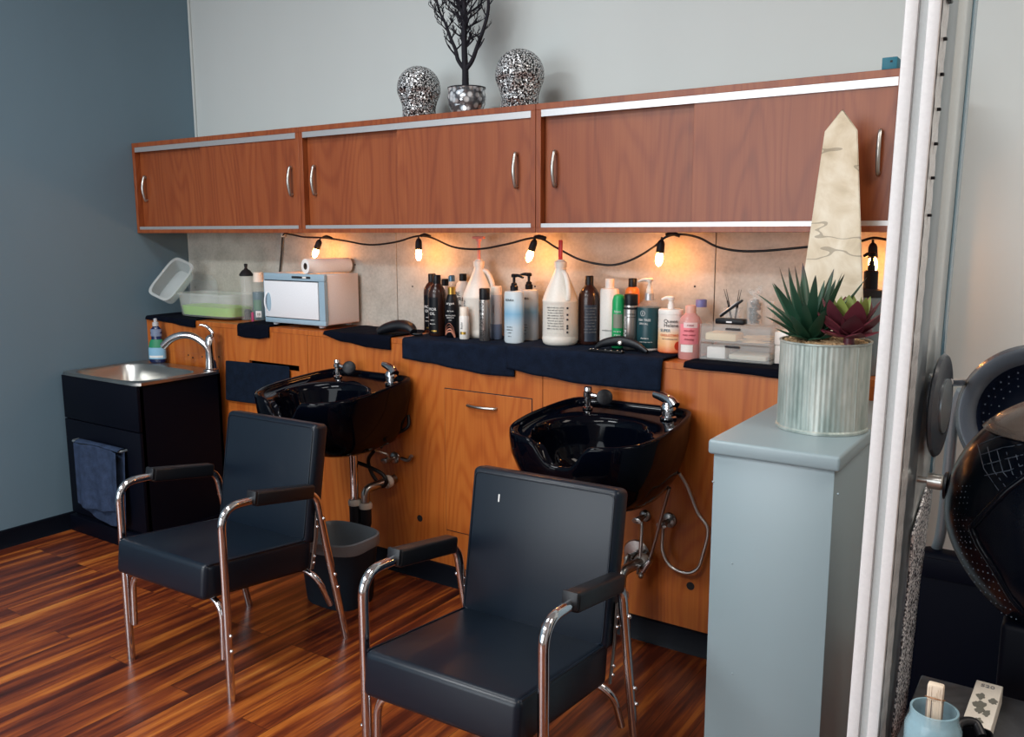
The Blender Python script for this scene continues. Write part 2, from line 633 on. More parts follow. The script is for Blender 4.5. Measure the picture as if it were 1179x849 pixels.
# ------------------------------------------------------------------ room shell
X1, Y0, ZC = 7.2, -7.2, 3.5
m = MB(); m.box((-0.1, Y0 - 0.1, -0.06), (X1 + 0.1, 0.1, 0.0)); struct(m, 'floor', 'floor')
m = MB(); m.box((-0.1, Y0 - 0.1, ZC), (X1 + 0.1, 0.1, ZC + 0.08)); struct(m, 'ceiling', 'ceiling')
m = MB(); m.box((-0.1, Y0, 0.0), (0.0, 0.0, ZC)); struct(m, 'wall_left', 'wall_slate')
m = MB(); m.box((-0.1, 0.0, 0.0), (X1 + 0.1, 0.1, ZC)); struct(m, 'wall_back', 'wall_grey')
m = MB(); m.box((X1, Y0, 0.0), (X1 + 0.1, 0.0, ZC)); struct(m, 'wall_right', 'wall_off')
m = MB(); m.box((-0.1, Y0 - 0.1, 0.0), (X1 + 0.1, Y0, ZC)); struct(m, 'wall_front', 'wall_off')
# pale bead where the painted walls meet
m = MB(); m.box((0.0, -0.014, 2.09), (0.014, 0.0, ZC), 0.004); struct(m, 'trim_1', 'wall_grey')
# vinyl base along the slate wall, with its cove foot
m = MB()
m.prism([(0.0, 0), (0.012, 0), (0.012, 1), (0.0, 1)], 0, 0.001)
m.bm.clear()
m.rings([[Vector((0.0, y, 0.0)), Vector((0.022, y, 0.0)), Vector((0.012, y, 0.016)), Vector((0.010, y, 0.088)), Vector((0.0, y, 0.0925))] for y in (Y0, -0.4274)])
struct(m, 'baseboard_left', 'black_base')

YP = -0.4137     # front of the wood panelling under the ledge
ZT = 1.118       # top of the ledge
YB = -0.1065     # face of the splash board
m = MB()
m.rings([[Vector((x, YP, 0.0)), Vector((x, YP - 0.022, 0.0)), Vector((x, YP - 0.012, 0.016)), Vector((x, YP - 0.010, 0.088)), Vector((x, YP, 0.0925))] for x in (0.024, 3.717)])
struct(m, 'baseboard_back', 'black_base')

# splash boards: three sheets of concrete-look laminate with thin joints and old screw holes
m = MB()
for a, b in ((0.001, 1.651), (1.654, 3.299), (3.302, 4.06)):
    m.box((a, YB, ZT + 0.001), (b, -0.001, 2.08), 0.0015, 1)
bk = struct(m, 'wall_splash', 'concrete')
m = MB()
for px, py in ((475, 330), (616, 330), (800, 330), (409, 305), (225, 331)):
    p = at(px, py, 'y', YB)
    m.lathe([(0.0045, 0), (0.0045, 0.0012)], (p.x, YB + 0.0004, p.z), 10, rot=Matrix.Rotation(PI / 2, 3, 'X'))
h = m.build('screw_hole', 'ink', bk)

# ------------------------------------------------------------------ upper cabinets
XU = (0.003, 1.344, 2.6755, 4.012)
ZB, ZTOP, YF = 1.594, 2.0893, -0.4332
CABLAB = [
    'cherry laminate wall cabinet with two sliding doors meeting the slate blue wall',
    'cherry laminate wall cabinet between two others, under the black coral tree',
    'cherry laminate wall cabinet with sliding doors behind the marble obelisk',
]


def bow_handle(name, parent, p, L=0.145):
    mb = MB()
    x, y, z = p
    pts = [(x, y + 0.0, z - L / 2 + 0.012), (x, y - 0.014, z - L / 2 + 0.006), (x, y - 0.024, z - L / 4), (x, y - 0.029, z), (x, y - 0.024, z + L / 4), (x, y - 0.014, z + L / 2 - 0.006), (x, y, z + L / 2 - 0.012)]
    pts = spline(pts, 5)
    mb.tube(pts, [0.0052 + 0.0022 * math.sin(PI * i / (len(pts) - 1)) for i in range(len(pts))], 10, flat=1.0)
    return mb.build(name, 'steel', parent)


def upper_cabinet(i, x0, x1, split, front):
    t = thing('wall_cabinet', CABLAB[i], 'cabinet', (x0, YF, ZB), group='row of wall cabinets')
    w, hgt, d = x1 - x0 - 0.002, ZTOP - ZB, YB - YF - 0.002
    th = 0.0225
    mb = MB()
    mb.box((0, 0, 0), (w, d, 0.020), 0.001, 1)
    mb.box((0, 0, hgt - 0.024), (w, d, hgt), 0.001, 1)
    mb.box((0, 0, 0.020), (th, d, hgt - 0.024), 0.001, 1)
    mb.box((w - th, 0, 0.020), (w, d, hgt - 0.024), 0.001, 1)
    mb.box((th, d - 0.006, 0.020), (w - th, d, hgt - 0.024))
    mb.build('carcass', 'cherry', t)
    mb = MB()
    mb.box((th, 0.002, hgt - 0.024 - 0.026), (w - th, 0.006, hgt - 0.024))
    mb.box((th, 0.006, hgt - 0.024 - 0.004), (w - th, 0.060, hgt - 0.024))
    mb.build('top_track', 'alu', t)
    mb = MB()
    mb.box((th, 0.002, 0.020), (w - th, 0.006, 0.036))
    mb.box((th, 0.006, 0.020), (w - th, 0.060, 0.023))
    mb.build('bottom_track', 'alu', t)
    spl = split - x0
    for side in (0, 1):
        yy = 0.009 if side == front else 0.031
        a, b = (th + 0.001, spl + 0.012) if side == 0 else (spl if side == front else spl - 0.012, w - th - 0.001)
        if side == 0: b = spl if side == front else spl + 0.02
        mb = MB()
        mb.box((a, yy, 0.0235), (b, yy + 0.015, hgt - 0.0295 - (0.008 if side != front else 0.0)), 0.001, 1)
        dr = mb.build('door', 'cherry', t)
        hx = (0.072 if side == 0 else w - 0.062)
        if i: hx = 0.074 if side == 0 else w - (0.092 if i == 1 else 0.064)
        bow_handle('handle', dr, (hx, yy, 1.84 - ZB))
    return t


upper_cabinet(0, XU[0], XU[1], 0.59, 1)
upper_cabinet(1, XU[1], XU[2], 1.951, 1)
upper_cabinet(2, XU[2], XU[3], 3.324, 1)

# ------------------------------------------------------------------ lower cabinets and ledge
XL = (0.003, 1.328, 2.700, 4.05)
LOWLAB = [
    'honey wood low cabinet front with a dark slot, behind the utility sink',
    'honey wood low cabinet front with a handled door between the shampoo bowls',
    'honey wood low cabinet front ending at the grey pedestal',
]
for i in range(3):
    x0, x1 = XL[i], XL[i + 1] - 0.003
    t = thing('base_cabinet', LOWLAB[i], 'cabinet', (x0, YP, 0.0), group='row of low cabinet fronts')
    w = x1 - x0
    mb = MB()
    zt = ZT - 0.025
    holes = []
    if i == 0:   # slot near the top
        sa, sb, za, zb = 0.885 - x0, 1.262 - x0, 0.905, 0.934
        mb.box((0, 0, 0.001), (w, 0.018, za), 0.0006, 1)
        mb.box((0, 0, zb), (w, 0.018, zt), 0.0006, 1)
        mb.box((0, 0, za), (sa, 0.018, zb))
        mb.box((sb, 0, za), (w, 0.018, zb))
    else:
        mb.box((0, 0, 0.001), (w, 0.018, zt), 0.0006, 1)
    mb.box((0, 0.018, 0.001), (0.018, 0.298, zt))
    mb.box((w - 0.018, 0.018, 0.001), (w, 0.298, zt))
    mb.build('front_panel', 'honey', t)
    mb = MB(); mb.box((0.018, 0.28, 0.1), (w - 0.018, 0.298, zt)); mb.build('back_panel', 'black', t)
    if i == 1:
        a, b = 2.190 - x0, 2.646 - x0
        mb = MB(); mb.box((a, -0.0045, 0.262), (b, -0.0005, 0.912), 0.0012, 1)
        d = mb.build('door', 'honey', t)
        mb = MB(); mb.box((a - 0.003, -0.0008, 0.258), (b + 0.003, -0.0001, 0.916)); mb.build('door_gap', 'ink', t)
        mb = MB()
        hx, hz = 2.395 - x0, 0.853
        pts = spline([(hx - 0.075, -0.0045, hz), (hx - 0.066, -0.018, hz), (hx, -0.030, hz), (hx + 0.066, -0.018, hz), (hx + 0.075, -0.0045, hz)], 6)
        mb.tube(pts, 0.0065, 10)
        mb.build('handle', 'steel', d)
    mb = MB()
    for px, py in ((483.5, 597), (795, 675), (233, 411), (240, 411), (246, 411), (252, 411), (217, 409), (222, 412)):
        p = at(px, py, 'y', YP)
        if x0 < p.x < x1:
            big = py > 500
            mb.lathe([(0.016 if big else 0.005, 0), (0.016 if big else 0.005, 0.0012)], (p.x - x0, -0.0001, p.z), 16, rot=Matrix.Rotation(PI / 2, 3, 'X'))
    if mb.bm.verts: mb.build('drill_hole', 'ink', t)
    else: mb.bm.free()

mb = MB(); mb.box((0.003, YP - 0.001, ZT - 0.0245), (4.055, YB - 0.001, ZT), 0.001, 1)
tag(mb.build('ledge_worktop', 'honey'), 'long narrow honey wood ledge under the wall cabinets', 'worktop')

# ------------------------------------------------------------------ utility sink
SX0, SX1, SY0, SY1, SZ = 0.024, 0.715, -0.956, -0.455, 0.872
t = thing('utility_sink', 'black cabinet utility sink with stainless steel basin in the corner', 'sink', (SX0, SY0, 0.0))
w, d = SX1 - SX0, SY1 - SY0
mb = MB()
mb.box((0.012, 0.020, 0.10), (w - 0.010, 0.036, SZ - 0.016))
mb.box((0.012, 0.036, 0.10), (0.028, d - 0.01, SZ - 0.016))
mb.box((w - 0.026, 0.020, 0.10), (w - 0.010, d - 0.01, SZ - 0.016))
mb.box((0.012, d - 0.026, 0.10), (w - 0.010, d - 0.01, SZ - 0.016))
mb.box((0.012, 0.020, 0.088), (w - 0.010, d - 0.01, 0.10))
mb.build('cabinet_body', 'cabinet_black', t)
mb = MB(); mb.box((0.0, -0.01, 0.0), (w, d - 0.01, 0.088), 0.003); mb.build('plinth', 'cabinet_black', t)
mb = MB(); mb.box((0.010, 0.002, 0.625), (w - 0.010, 0.020, SZ - 0.018), 0.002); mb.build('drawer_front', 'cabinet_black', t)
mb = MB(); mb.box((0.010, 0.002, 0.105), (w - 0.010, 0.020, 0.620), 0.002); dr = mb.build('door', 'cabinet_black', t)
mb = MB()
mb.tube(fillet([(0.13, 0.003, 0.520), (0.13, -0.035, 0.520), (w - 0.13, -0.035, 0.520), (w - 0.13, 0.003, 0.520)], 0.02), 0.007, 10)
mb.build('handle', 'rail_grey', dr)
# stainless top: flat rim round a rounded basin
mb = MB()
N = 64


def rrect(hw, hd, r, z, cx, cy, n=N):
    out = []
    for k in range(n):
        a = 2 * PI * (k + 0.5) / n
        c, s_ = math.cos(a), math.sin(a)
        p = 2.0 / r
        q = (abs(c) ** r + abs(s_) ** r) ** (-1.0 / r)
        out.append(Vector((cx + hw * q * c, cy + hd * q * s_, z)))
    return out


cx, cy = w / 2, d / 2
bx, by = cx - 0.005, cy - 0.035
mb.rings([rrect(w / 2, d / 2, 40, SZ - 0.016, cx, cy), rrect(w / 2, d / 2, 40, SZ - 0.002, cx, cy), rrect(w / 2 - 0.004, d / 2 - 0.004, 40, SZ, cx, cy),
          rrect(w / 2 - 0.04, d / 2 - 0.055, 5, SZ - 0.001, bx, by), rrect(w / 2 - 0.048, d / 2 - 0.063, 5, SZ - 0.012, bx, by),
          rrect(w / 2 - 0.06, d / 2 - 0.08, 4.5, SZ - 0.15, bx, by), rrect(w / 2 - 0.10, d / 2 - 0.12, 3.5, SZ - 0.172, bx, by),
          rrect(0.03, 0.03, 2, SZ - 0.178, bx, by)], False, True)
mb.build('basin', 'steel', t)
# faucet at the back corner
fp = Vector((0.668 - SX0, -0.487 - SY0, SZ))
mb = MB()
mb.lathe([(0.042, 0.0), (0.042, 0.006), (0.031, 0.012), (0.028, 0.05), (0.026, 0.13), (0.027, 0.15), (0.023, 0.175), (0.009, 0.188)], fp, 20)
fc = mb.build('faucet', 'chrome', t)
o3 = Vector((SX0, SY0, 0))
pts = [fp + Vector((0, 0, 0.03)), at(240, 402, 'y', -0.50) - o3, at(226, 389.5, 'y', -0.53) - o3, at(212, 386, 'y', -0.56) - o3, at(198, 390, 'y', -0.59) - o3, at(188, 399, 'y', -0.61) - o3]
pts = spline(pts, 6)
mb = MB(); mb.tube(pts, [0.016 + 0.005 * (i / (len(pts) - 1)) for i in range(len(pts))], 14)
mb.build('spout', 'chrome', fc)
pts = spline([fp + Vector((0, 0, 0.175)), at(245, 384, 'y', -0.49) - o3, at(238, 376, 'y', -0.50) - o3, at(230, 374, 'y', -0.52) - o3], 6)
mb = MB(); mb.tube(pts, [0.013 - 0.007 * (i / (len(pts) - 1)) for i in range(len(pts))], 10)
mb.build('lever', 'chrome', fc)

# dish soap on the sink deck
p = at(181, 416, 'z', SZ)
p = Vector((xat(181, -0.472, 0.95), -0.472, SZ + 0.001))
t = thing('dish_soap_bottle', 'navy dish soap bottle with green label behind the steel basin', 'bottle', p, 0.6)
mb = MB()
mb.lathe([(0.042, 0), (0.047, 0.01), (0.048, 0.07), (0.042, 0.105), (0.028, 0.135), (0.032, 0.165), (0.031, 0.185), (0.014, 0.205)], seg=28, sy=0.6)
mb.build('body', 'navy_soap', t)
mb = MB(); mb.lathe([(0.0485, 0), (0.0485, 0.05), (0.045, 0.075)], (0, 0, 0.02), 28, sy=0.62, cap0=False, cap1=False); mb.build('label_sheet', 'soap_blue', t)
mb = MB(); mb.lathe([(0.0465, 0), (0.041, 0.028), (0.031, 0.045)], (0, 0, 0.085), 28, sy=0.65, cap0=False, cap1=False); mb.build('label_top', 'soap_green', t)
band(t, 0.0488, 0.028, 0.040, -0.9, 0.9, 'white_ink', 'label_wave', 0.62)
mb = MB(); mb.lathe([(0.0315, 0), (0.0315, 0.04)], (0, 0, 0.148), 28, sy=0.62, cap0=False, cap1=False); mb.build('neck_label', 'grey_blue', t)
mb = MB(); mb.lathe([(0.017, 0), (0.017, 0.02), (0.009, 0.024), (0.010, 0.04), (0.006, 0.043)], (0, 0, 0.205), 20); mb.build('cap', 'grey_can', t)


# ------------------------------------------------------------------ cloth helpers
def drape(name, mat, label, cat, path_fn, nu=40, nv=24, thick=0.005, group=None, parent=None):
    mb = MB()
    mb.grid(path_fn, nu, nv)
    o = mb.build(name, mat, parent, smooth=180)
    md = o.modifiers.new('thickness', 'SOLIDIFY')
    md.thickness = thick
    md.offset = 1.0
    md = o.modifiers.new('soft', 'SUBSURF')
    md.levels = md.render_levels = 1
    if label: tag(o, label, cat, group)
    return o


# grey-blue towel over the sink door handle
hy = SY0 - 0.035
def hang(u, v):
    x = 0.175 + 0.395 * u + 0.012 * (v - 0.5)
    L0 = 0.335 + 0.02 * math.sin(3 * u) - 0.03 * u
    z = 0.529 - v * L0 - 0.02 * abs(u - 0.5) * (1 - v)
    y = hy - 0.012 - 0.012 * v + 0.010 * math.sin(u * 17 + 0.6) * (0.35 + 0.65 * v) - 0.006 * math.sin(u * 7)
    return Vector((SX0 + x, y - 0.004, z))
def hang2(u, v):
    x = 0.20 + 0.37 * u
    z = 0.529 - v * (0.37 + 0.035 * u * math.sin(4 * u) + 0.05 * u)
    y = hy + 0.020 - 0.022 * v + 0.004 * math.sin(u * 15)
    return Vector((SX0 + x, y, z))
tw = thing('hand_towel', 'slate blue hand towel hanging from the black sink cabinet handle', 'towel', (0, 0, 0))
drape('front_fold', 'towel2', None, None, hang, 36, 20, 0.004, parent=tw)
drape('back_fold', 'towel2', None, None, hang2, 30, 14, 0.004, parent=tw)
mb = MB()
mb.grid(lambda u, v: Vector((SX0 + 0.18 + 0.385 * u, hy - 0.0165 + 0.037 * v, 0.530 + 0.006 * math.sin(PI * v) - 0.02 * abs(u - 0.5) * (1 - v))), 30, 6)
o = mb.build('top_fold', 'towel2', tw, 180)
md = o.modifiers.new('thickness', 'SOLIDIFY'); md.thickness = 0.004; md.offset = 1.0

# dark cloth hanging out of the slot
def slotcloth(u, v):
    x = 0.705 + 0.50 * u
    z = 0.925 - 0.215 * v + 0.01 * (u - 0.5)
    y = YP - 0.008 - 0.004 * math.sin(u * 6) * v - 0.012 * v
    return Vector((x, y, z))
drape('hanging_cloth', 'cloth', 'charcoal cloth hanging from the dark slot behind the black shampoo bowl', 'cloth', slotcloth, 24, 14, 0.006)


# towels lying on the ledge and folded over its front edge
def ledge_towel(label, x0, x1, yback, drops, mat='towel', lift=0.0, thick=0.006, ripple=0.0, xs=0.0):
    """drops: hem length over the edge at even steps from left to right"""
    z0 = ZT + 0.0008 + lift
    yf = YP - 0.004 - lift * 1.2
    def fn(u, v):
        k = u * (len(drops) - 1)
        i = min(int(k), len(drops) - 2)
        f = k - i
        f = f * f * (3 - 2 * f)
        dr = drops[i] * (1 - f) + drops[i + 1] * f
        La, Lb = (yback - yf), dr
        s_ = v * (La + 0.006 + Lb)
        x = x0 + (x1 - x0) * u + xs * (v - 1)
        rp = ripple * (0.5 + 0.5 * math.sin(u * 23 + v * 5))
        if s_ < La - 0.008: return Vector((x, yback - s_, z0 + rp))
        if s_ < La + 0.010:
            a = (s_ - La + 0.008) / 0.018 * PI / 2
            return Vector((x, yf + 0.008 - 0.008 * math.sin(a), z0 - 0.008 + 0.008 * math.cos(a) + rp * math.cos(a)))
        return Vector((x, yf - 0.004 * math.sin(u * 9) - 0.001, z0 - 0.008 - (s_ - La - 0.010)))
    mb = MB()
    mb.grid(fn, 40, 36)
    o = mb.build('ledge_towel', mat, None, 180, recalc=False)
    md = o.modifiers.new('thickness', 'SOLIDIFY')
    md.thickness = thick
    md.offset = -1.0
    tag(o, label, 'towel', 'towels along the ledge')
    return o


def xfront(px): return xat(px, YP - 0.01, ZT)
ledge_towel('black towel on the ledge under the clear plastic bin', xfront(171) - 0.03, xfront(224), -0.16, (0.012, 0.014, 0.02, 0.03, 0.034), 'mat', ripple=0.002)
ledge_towel('small black towel folded over the ledge beside the towel warmer', xfront(273), xfront(309), -0.14, (0.055, 0.062, 0.062, 0.05), 'mat', ripple=0.002)
ledge_towel('black towel on the ledge under the padded neck rest', xfront(372), xfront(449), -0.14, (0.01, 0.035, 0.050, 0.052), 'mat', ripple=0.002)
ledge_towel('long navy towel over the ledge edge under the white jug with a pump', xfront(463), xfront(592), -0.125, (0.085, 0.093, 0.108, 0.118, 0.115), 'towel')
ledge_towel('navy towel over the ledge edge under the black comb clips', xfront(584), xfront(762), -0.125, (0.088, 0.105, 0.120, 0.118, 0.116), 'towel', lift=0.0072, xs=-0.02)
ledge_towel('dark navy mat on the ledge under the acrylic drawers', xfront(787), xfront(905), -0.14, (0.012, 0.014, 0.016, 0.02), 'mat')
# ------------------------------------------------------------------ shampoo bowls
def smooth_outline(ctrl, n):
    pts = []
    K = len(ctrl)
    for i in range(K):
        a, b, c, d = [Vector(ctrl[(i + j - 1) % K]) for j in range(4)]
        for k in range(12):
            t = k / 12
            pts.append(0.5 * (2 * b + (c - a) * t + (2 * a - 5 * b + 4 * c - d) * t * t + (3 * b - a - 3 * c + d) * t ** 3))
    # resample by angle about (0, -0.28)
    c = Vector((0, -0.28))
    out = []
    for k in range(n):
        th = 2 * PI * k / n
        dx, dy = math.cos(th), math.sin(th)
        best = 0
        for i in range(len(pts)):
            p, q = pts[i] - c, pts[(i + 1) % len(pts)] - c
            e = q - p
            den = dx * e.y - dy * e.x
            if abs(den) < 1e-9: continue
            r = (p.x * e.y - p.y * e.x) / den
            s_ = (p.x * dy - p.y * dx) / den
            if r > 0 and -1e-6 <= s_ <= 1 + 1e-6: best = max(best, r)
        out.append(Vector((dx * best, dy * best)))
    return out


BN = 96
RIM = smooth_outline([(-0.205, -0.003), (0, -0.003), (0.205, -0.003), (0.258, -0.052), (0.282, -0.20), (0.285, -0.34), (0.262, -0.46), (0.20, -0.535), (0.12, -0.565), (0, -0.56),
                      (-0.12, -0.565), (-0.20, -0.535), (-0.262, -0.46), (-0.285, -0.34), (-0.282, -0.20), (-0.258, -0.052)], BN)
INNER = []
for k in range(BN):   # basin opening
    th = 2 * PI * k / BN
    INNER.append(Vector((0.215 * math.cos(th), -0.055 + 0.195 * math.sin(th))))   # relative to (0,-0.28)
ZR = 0.952


def rimz(p):
    """rim height: falls a little to the front, with a neck dip in the middle"""
    x, y = p.x, p.y - 0.28
    z = ZR + 0.075 * min(0, y)
    if y < -0.30:
        f = min(1, (-0.30 - y) / 0.16)
        z -= 0.085 * f * math.exp(-(x / 0.085) ** 4 * 0.9)
    return z


def bowl_ring(sx, z, off=0.0, src=RIM, follow=1.0):
    out = []
    for p in src:
        q = p * sx
        rz = rimz(p)
        zz = z + follow * (rz - ZR)
        out.append(Vector((q.x, q.y - 0.28 + off, zz)))
    return out


def bodyring(s, z, back, follow):
    """outer wall; stays against the panelling at the back"""
    out = []
    for p in RIM:
        q = Vector((p.x * s, p.y * s))
        y = q.y - 0.28
        shift = (0.28 - 0.28 * s) * back
        rz = rimz(p)
        out.append(Vector((q.x, min(-0.003, y + shift), z + follow * (rz - ZR))))
    return out


def shampoo_bowl(label, x, twist=0.0):
    t = thing('shampoo_bowl', label, 'shampoo bowl', (x, YP - 0.001, 0.0), twist, group='shampoo bowls')
    mb = MB()
    rings = [bodyring(0.30, 0.628, 0.42, 0.0), bodyring(0.56, 0.634, 0.42, 0.02), bodyring(0.72, 0.658, 0.42, 0.04), bodyring(0.845, 0.715, 0.45, 0.12), bodyring(0.93, 0.785, 0.5, 0.35), bodyring(0.985, 0.855, 0.6, 0.65), bodyring(1.0, 0.920, 0.85, 0.95),
             bowl_ring(1.0, ZR - 0.014), bowl_ring(0.995, ZR - 0.004), bowl_ring(0.975, ZR), bowl_ring(0.945, ZR - 0.003), bowl_ring(0.925, ZR - 0.012)]
    # shelf round the basin, then the basin itself
    def blend(f, z, fol):
        out = []
        for p, q in zip(RIM, INNER):
            r = p * 0.915 * (1 - f) + q * f
            out.append(Vector((r.x, r.y - 0.28, z + fol * (rimz(p) - ZR))))
        return out
    rings += [blend(0.0, ZR - 0.022, 1.0), blend(0.45, ZR - 0.034, 0.9), blend(0.9, ZR - 0.038, 0.75), blend(1.0, ZR - 0.046, 0.7)]
    for s_, z, fol in ((0.97, ZR - 0.075, 0.5), (0.92, ZR - 0.13, 0.2), (0.82, ZR - 0.19, 0), (0.6, ZR - 0.235, 0), (0.3, ZR - 0.255, 0), (0.1, ZR - 0.258, 0)):
        rings.append([Vector((q.x * s_, q.y * s_ - 0.28 + (1 - s_) * 0.02, z + fol * (rimz(p) - ZR))) for p, q in zip(RIM, INNER)])
    mb.rings(rings, True, True)
    mb.build('basin', 'bowl', t, smooth=60)
    mb = MB(); mb.lathe([(0.030, 0), (0.030, 0.006), (0.022, 0.008), (0.004, 0.005)], (0, -0.33, ZR - 0.262), 20); mb.build('drain', 'chrome', t)
    zd = ZR - 0.030
    # mixer lever
    mb = MB()
    mb.lathe([(0.031, 0), (0.031, 0.008), (0.025, 0.012), (0.024, 0.030), (0.028, 0.034), (0.028, 0.050), (0.020, 0.060)], (0.180, -0.080, zd), 24)
    fc = mb.build('faucet', 'chrome', t)
    mb = MB()
    a = Vector((0.190, -0.082, zd + 0.050))
    pts = spline([a + Vector((0.016, -0.006, -0.004)), a + Vector((-0.004, 0.002, 0.014)), a + Vector((-0.034, 0.012, 0.024)), a + Vector((-0.078, 0.026, 0.030))], 6)
    mb.tube(pts, [0.027 - 0.013 * (i / (len(pts) - 1)) for i in range(len(pts))], 14, flat=0.8)
    mb.build('lever', 'chrome', fc)
    # spray holder with black spray head
    mb = MB()
    mb.lathe([(0.020, 0), (0.020, 0.006), (0.014, 0.010), (0.013, 0.045), (0.019, 0.049), (0.019, 0.064), (0.012, 0.068), (0.017, 0.072), (0.015, 0.084)], (-0.155, -0.080, zd), 20)
    sp = mb.build('spray_holder', 'chrome', t)
    mb = MB()
    R = Matrix.Rotation(math.radians(28), 3, 'Z') @ Matrix.Rotation(math.radians(72), 3, 'X')
    mb.lathe([(0.012, -0.030), (0.022, -0.018), (0.031, -0.004), (0.031, 0.006), (0.026, 0.009), (0.004, 0.009)], (-0.085, -0.075, zd + 0.050), 26, rot=R)
    mb.build('spray_head', 'black', sp)
    mb = MB(); mb.tube([(-0.145, -0.080, zd + 0.055), (-0.100, -0.070, zd + 0.050)], 0.009, 10); mb.build('holder_arm', 'chrome', sp)
    return t


BXL, BXR = 1.768, 3.108
bl = shampoo_bowl('black shampoo bowl on the panelling behind the chair by the sink cabinet', BXL)
br = shampoo_bowl('black shampoo bowl on the panelling beside the grey pedestal', BXR)


# ------------------------------------------------------------------ plumbing under the bowls
def drain_set(label, px, yb, pn, pu, pe, ztop):
    """tailpiece, trap and wall arm; pn = photo row of the nuts, pu = of the bend, pe = of the elbow end"""
    x = xat(px, yb, 0.5)
    zn, zu, ze = at(px, pn, 'y', yb).z, at(px, pu, 'y', yb).z, at(px, pe, 'y', yb).z
    t = thing('drain_trap', label, 'pipe', (x, YP, 0.0), group='drain traps under the bowls')
    y = yb - YP
    dx, dy = 0.046, 0.022
    mb = MB(); mb.tube([(0, y, zn + 0.012), (0, y, ztop)], 0.0195, 18); mb.build('tailpiece', 'chrome', t)
    nut = [(0.030, 0), (0.031, 0.006), (0.031, 0.018), (0.026, 0.026)]
    mb = MB(); mb.lathe(nut, (0, y, zn), 20); mb.build('slip_nut', 'pvc', t)
    mb = MB()
    pts = fillet([(0, y, zn), (0, y, zu), (dx, y + dy, zu), (dx, y + dy, zn - 0.012)], 0.03, 8)
    mb.tube(pts, 0.026, 18); mb.build('trap_bend', 'black_soft', t)
    mb = MB(); mb.lathe(nut, (dx, y + dy, zn - 0.014), 20); mb.build('trap_nut', 'pvc', t)
    mb = MB()
    pts = fillet([(dx, y + dy, zn + 0.010), (dx, y + dy, ze - 0.012), (dx + 0.030, -0.045, ze), (dx + 0.034, -0.004, ze + 0.004)], 0.035, 8)
    mb.tube(pts, 0.020, 16); mb.build('wall_arm', 'worn_chrome', t)
    mb = MB(); mb.lathe(nut, (dx + 0.031, -0.040, ze), 20, rot=Matrix.Rotation(PI / 2 + 0.1, 3, 'X')); mb.build('arm_nut', 'pvc', t)
    return t


drain_set('chrome and black drain trap standing above the charcoal bin', 407.5, -0.605, 581, 606, 560, 0.629)
drain_set('drain trap mostly hidden behind the chair by the pedestal', 700, -0.605, 684, 712, 655, 0.629)


def stop_valve(label, p, hose, cat='valve', hose_mat='steel', plate=0.030):
    t = thing('stop_valve', label, 'valve', (p[0], YP, p[1]), group='water stop valves')
    R = Matrix.Rotation(PI / 2, 3, 'X')
    mb = MB(); mb.lathe([(plate, 0.001), (plate * 0.93, 0.007), (0.016, 0.012)], (0, 0, 0), 24, rot=R); mb.build('wall_plate', 'worn_chrome', t)
    mb = MB()
    mb.lathe([(0.009, 0.010), (0.009, 0.040), (0.013, 0.042), (0.013, 0.064), (0.008, 0.068)], (0, 0, 0), 14, rot=R)
    mb.build('valve_body', 'worn_chrome', t)
    mb = MB(); mb.lathe([(0.020, 0.070), (0.020, 0.078), (0.006, 0.080)], (0, 0, 0), 14, rot=R, sx=1.0, sy=0.55); mb.build('knob', 'worn_chrome', t)
    mb = MB(); mb.tube(spline([Vector(q) for q in hose], 8), 0.0065, 10); mb.build('supply_hose', hose_mat, t)
    return t


def rel(px, py, y, p):
    q = at(px, py, 'y', y)
    return (q.x - p[0], y - YP, q.z - p[1])


# valves below the bowl by the pedestal
pv = at(771, 599, 'y', YP); pv = (pv.x, pv.z)
stop_valve('round wall valve whose braided hose loops beside the grey pedestal', pv,
           [(-0.004, -0.05, -0.008), rel(763, 615, -0.46, pv), rel(763, 635, -0.46, pv), rel(772, 652, -0.455, pv), rel(790, 660, -0.455, pv), rel(803, 655, -0.45, pv), rel(809, 640, -0.45, pv), rel(815, 610, -0.45, pv), rel(803, 590, -0.455, pv), rel(791, 560, -0.47, pv), rel(782, 545, -0.49, pv)])
pv = at(743, 594, 'y', YP); pv = (pv.x, pv.z)
stop_valve('wall valve under the bowl by the pedestal, hose running straight down', pv,
           [(0, -0.05, -0.008), rel(739, 605, -0.47, pv), rel(737, 640, -0.48, pv), rel(734, 661, -0.48, pv)], plate=0.024)
pv = at(733, 637, 'y', YP); pv = (pv.x, pv.z)
stop_valve('large round wall flange behind the chair back, below the pedestal side bowl', pv,
           [(0.0, -0.05, 0.0), rel(722, 640, -0.50, pv), rel(719, 655, -0.52, pv)], plate=0.055)
# long rigid supply line
mb = MB()
mb.tube(spline([at(737, 662, 'y', -0.49), at(745, 652, 'y', -0.49), at(753, 628, 'y', -0.50), at(763, 590, 'y', -0.52), at(771, 562, 'y', -0.54)], 6), 0.0065, 10)
t = tag(mb.build('supply_line', 'worn_chrome'), 'thin supply line slanting up to the bowl by the pedestal', 'pipe')
mb = MB(); mb.tube([at(740, 658, 'y', -0.49), at(749, 645, 'y', -0.49)], 0.013, 12); mb.build('coupling', 'chrome', t)
mb = MB(); mb.ball(at(738, 663, 'y', -0.49), 0.012, 12); mb.build('end_fitting', 'worn_chrome', t)
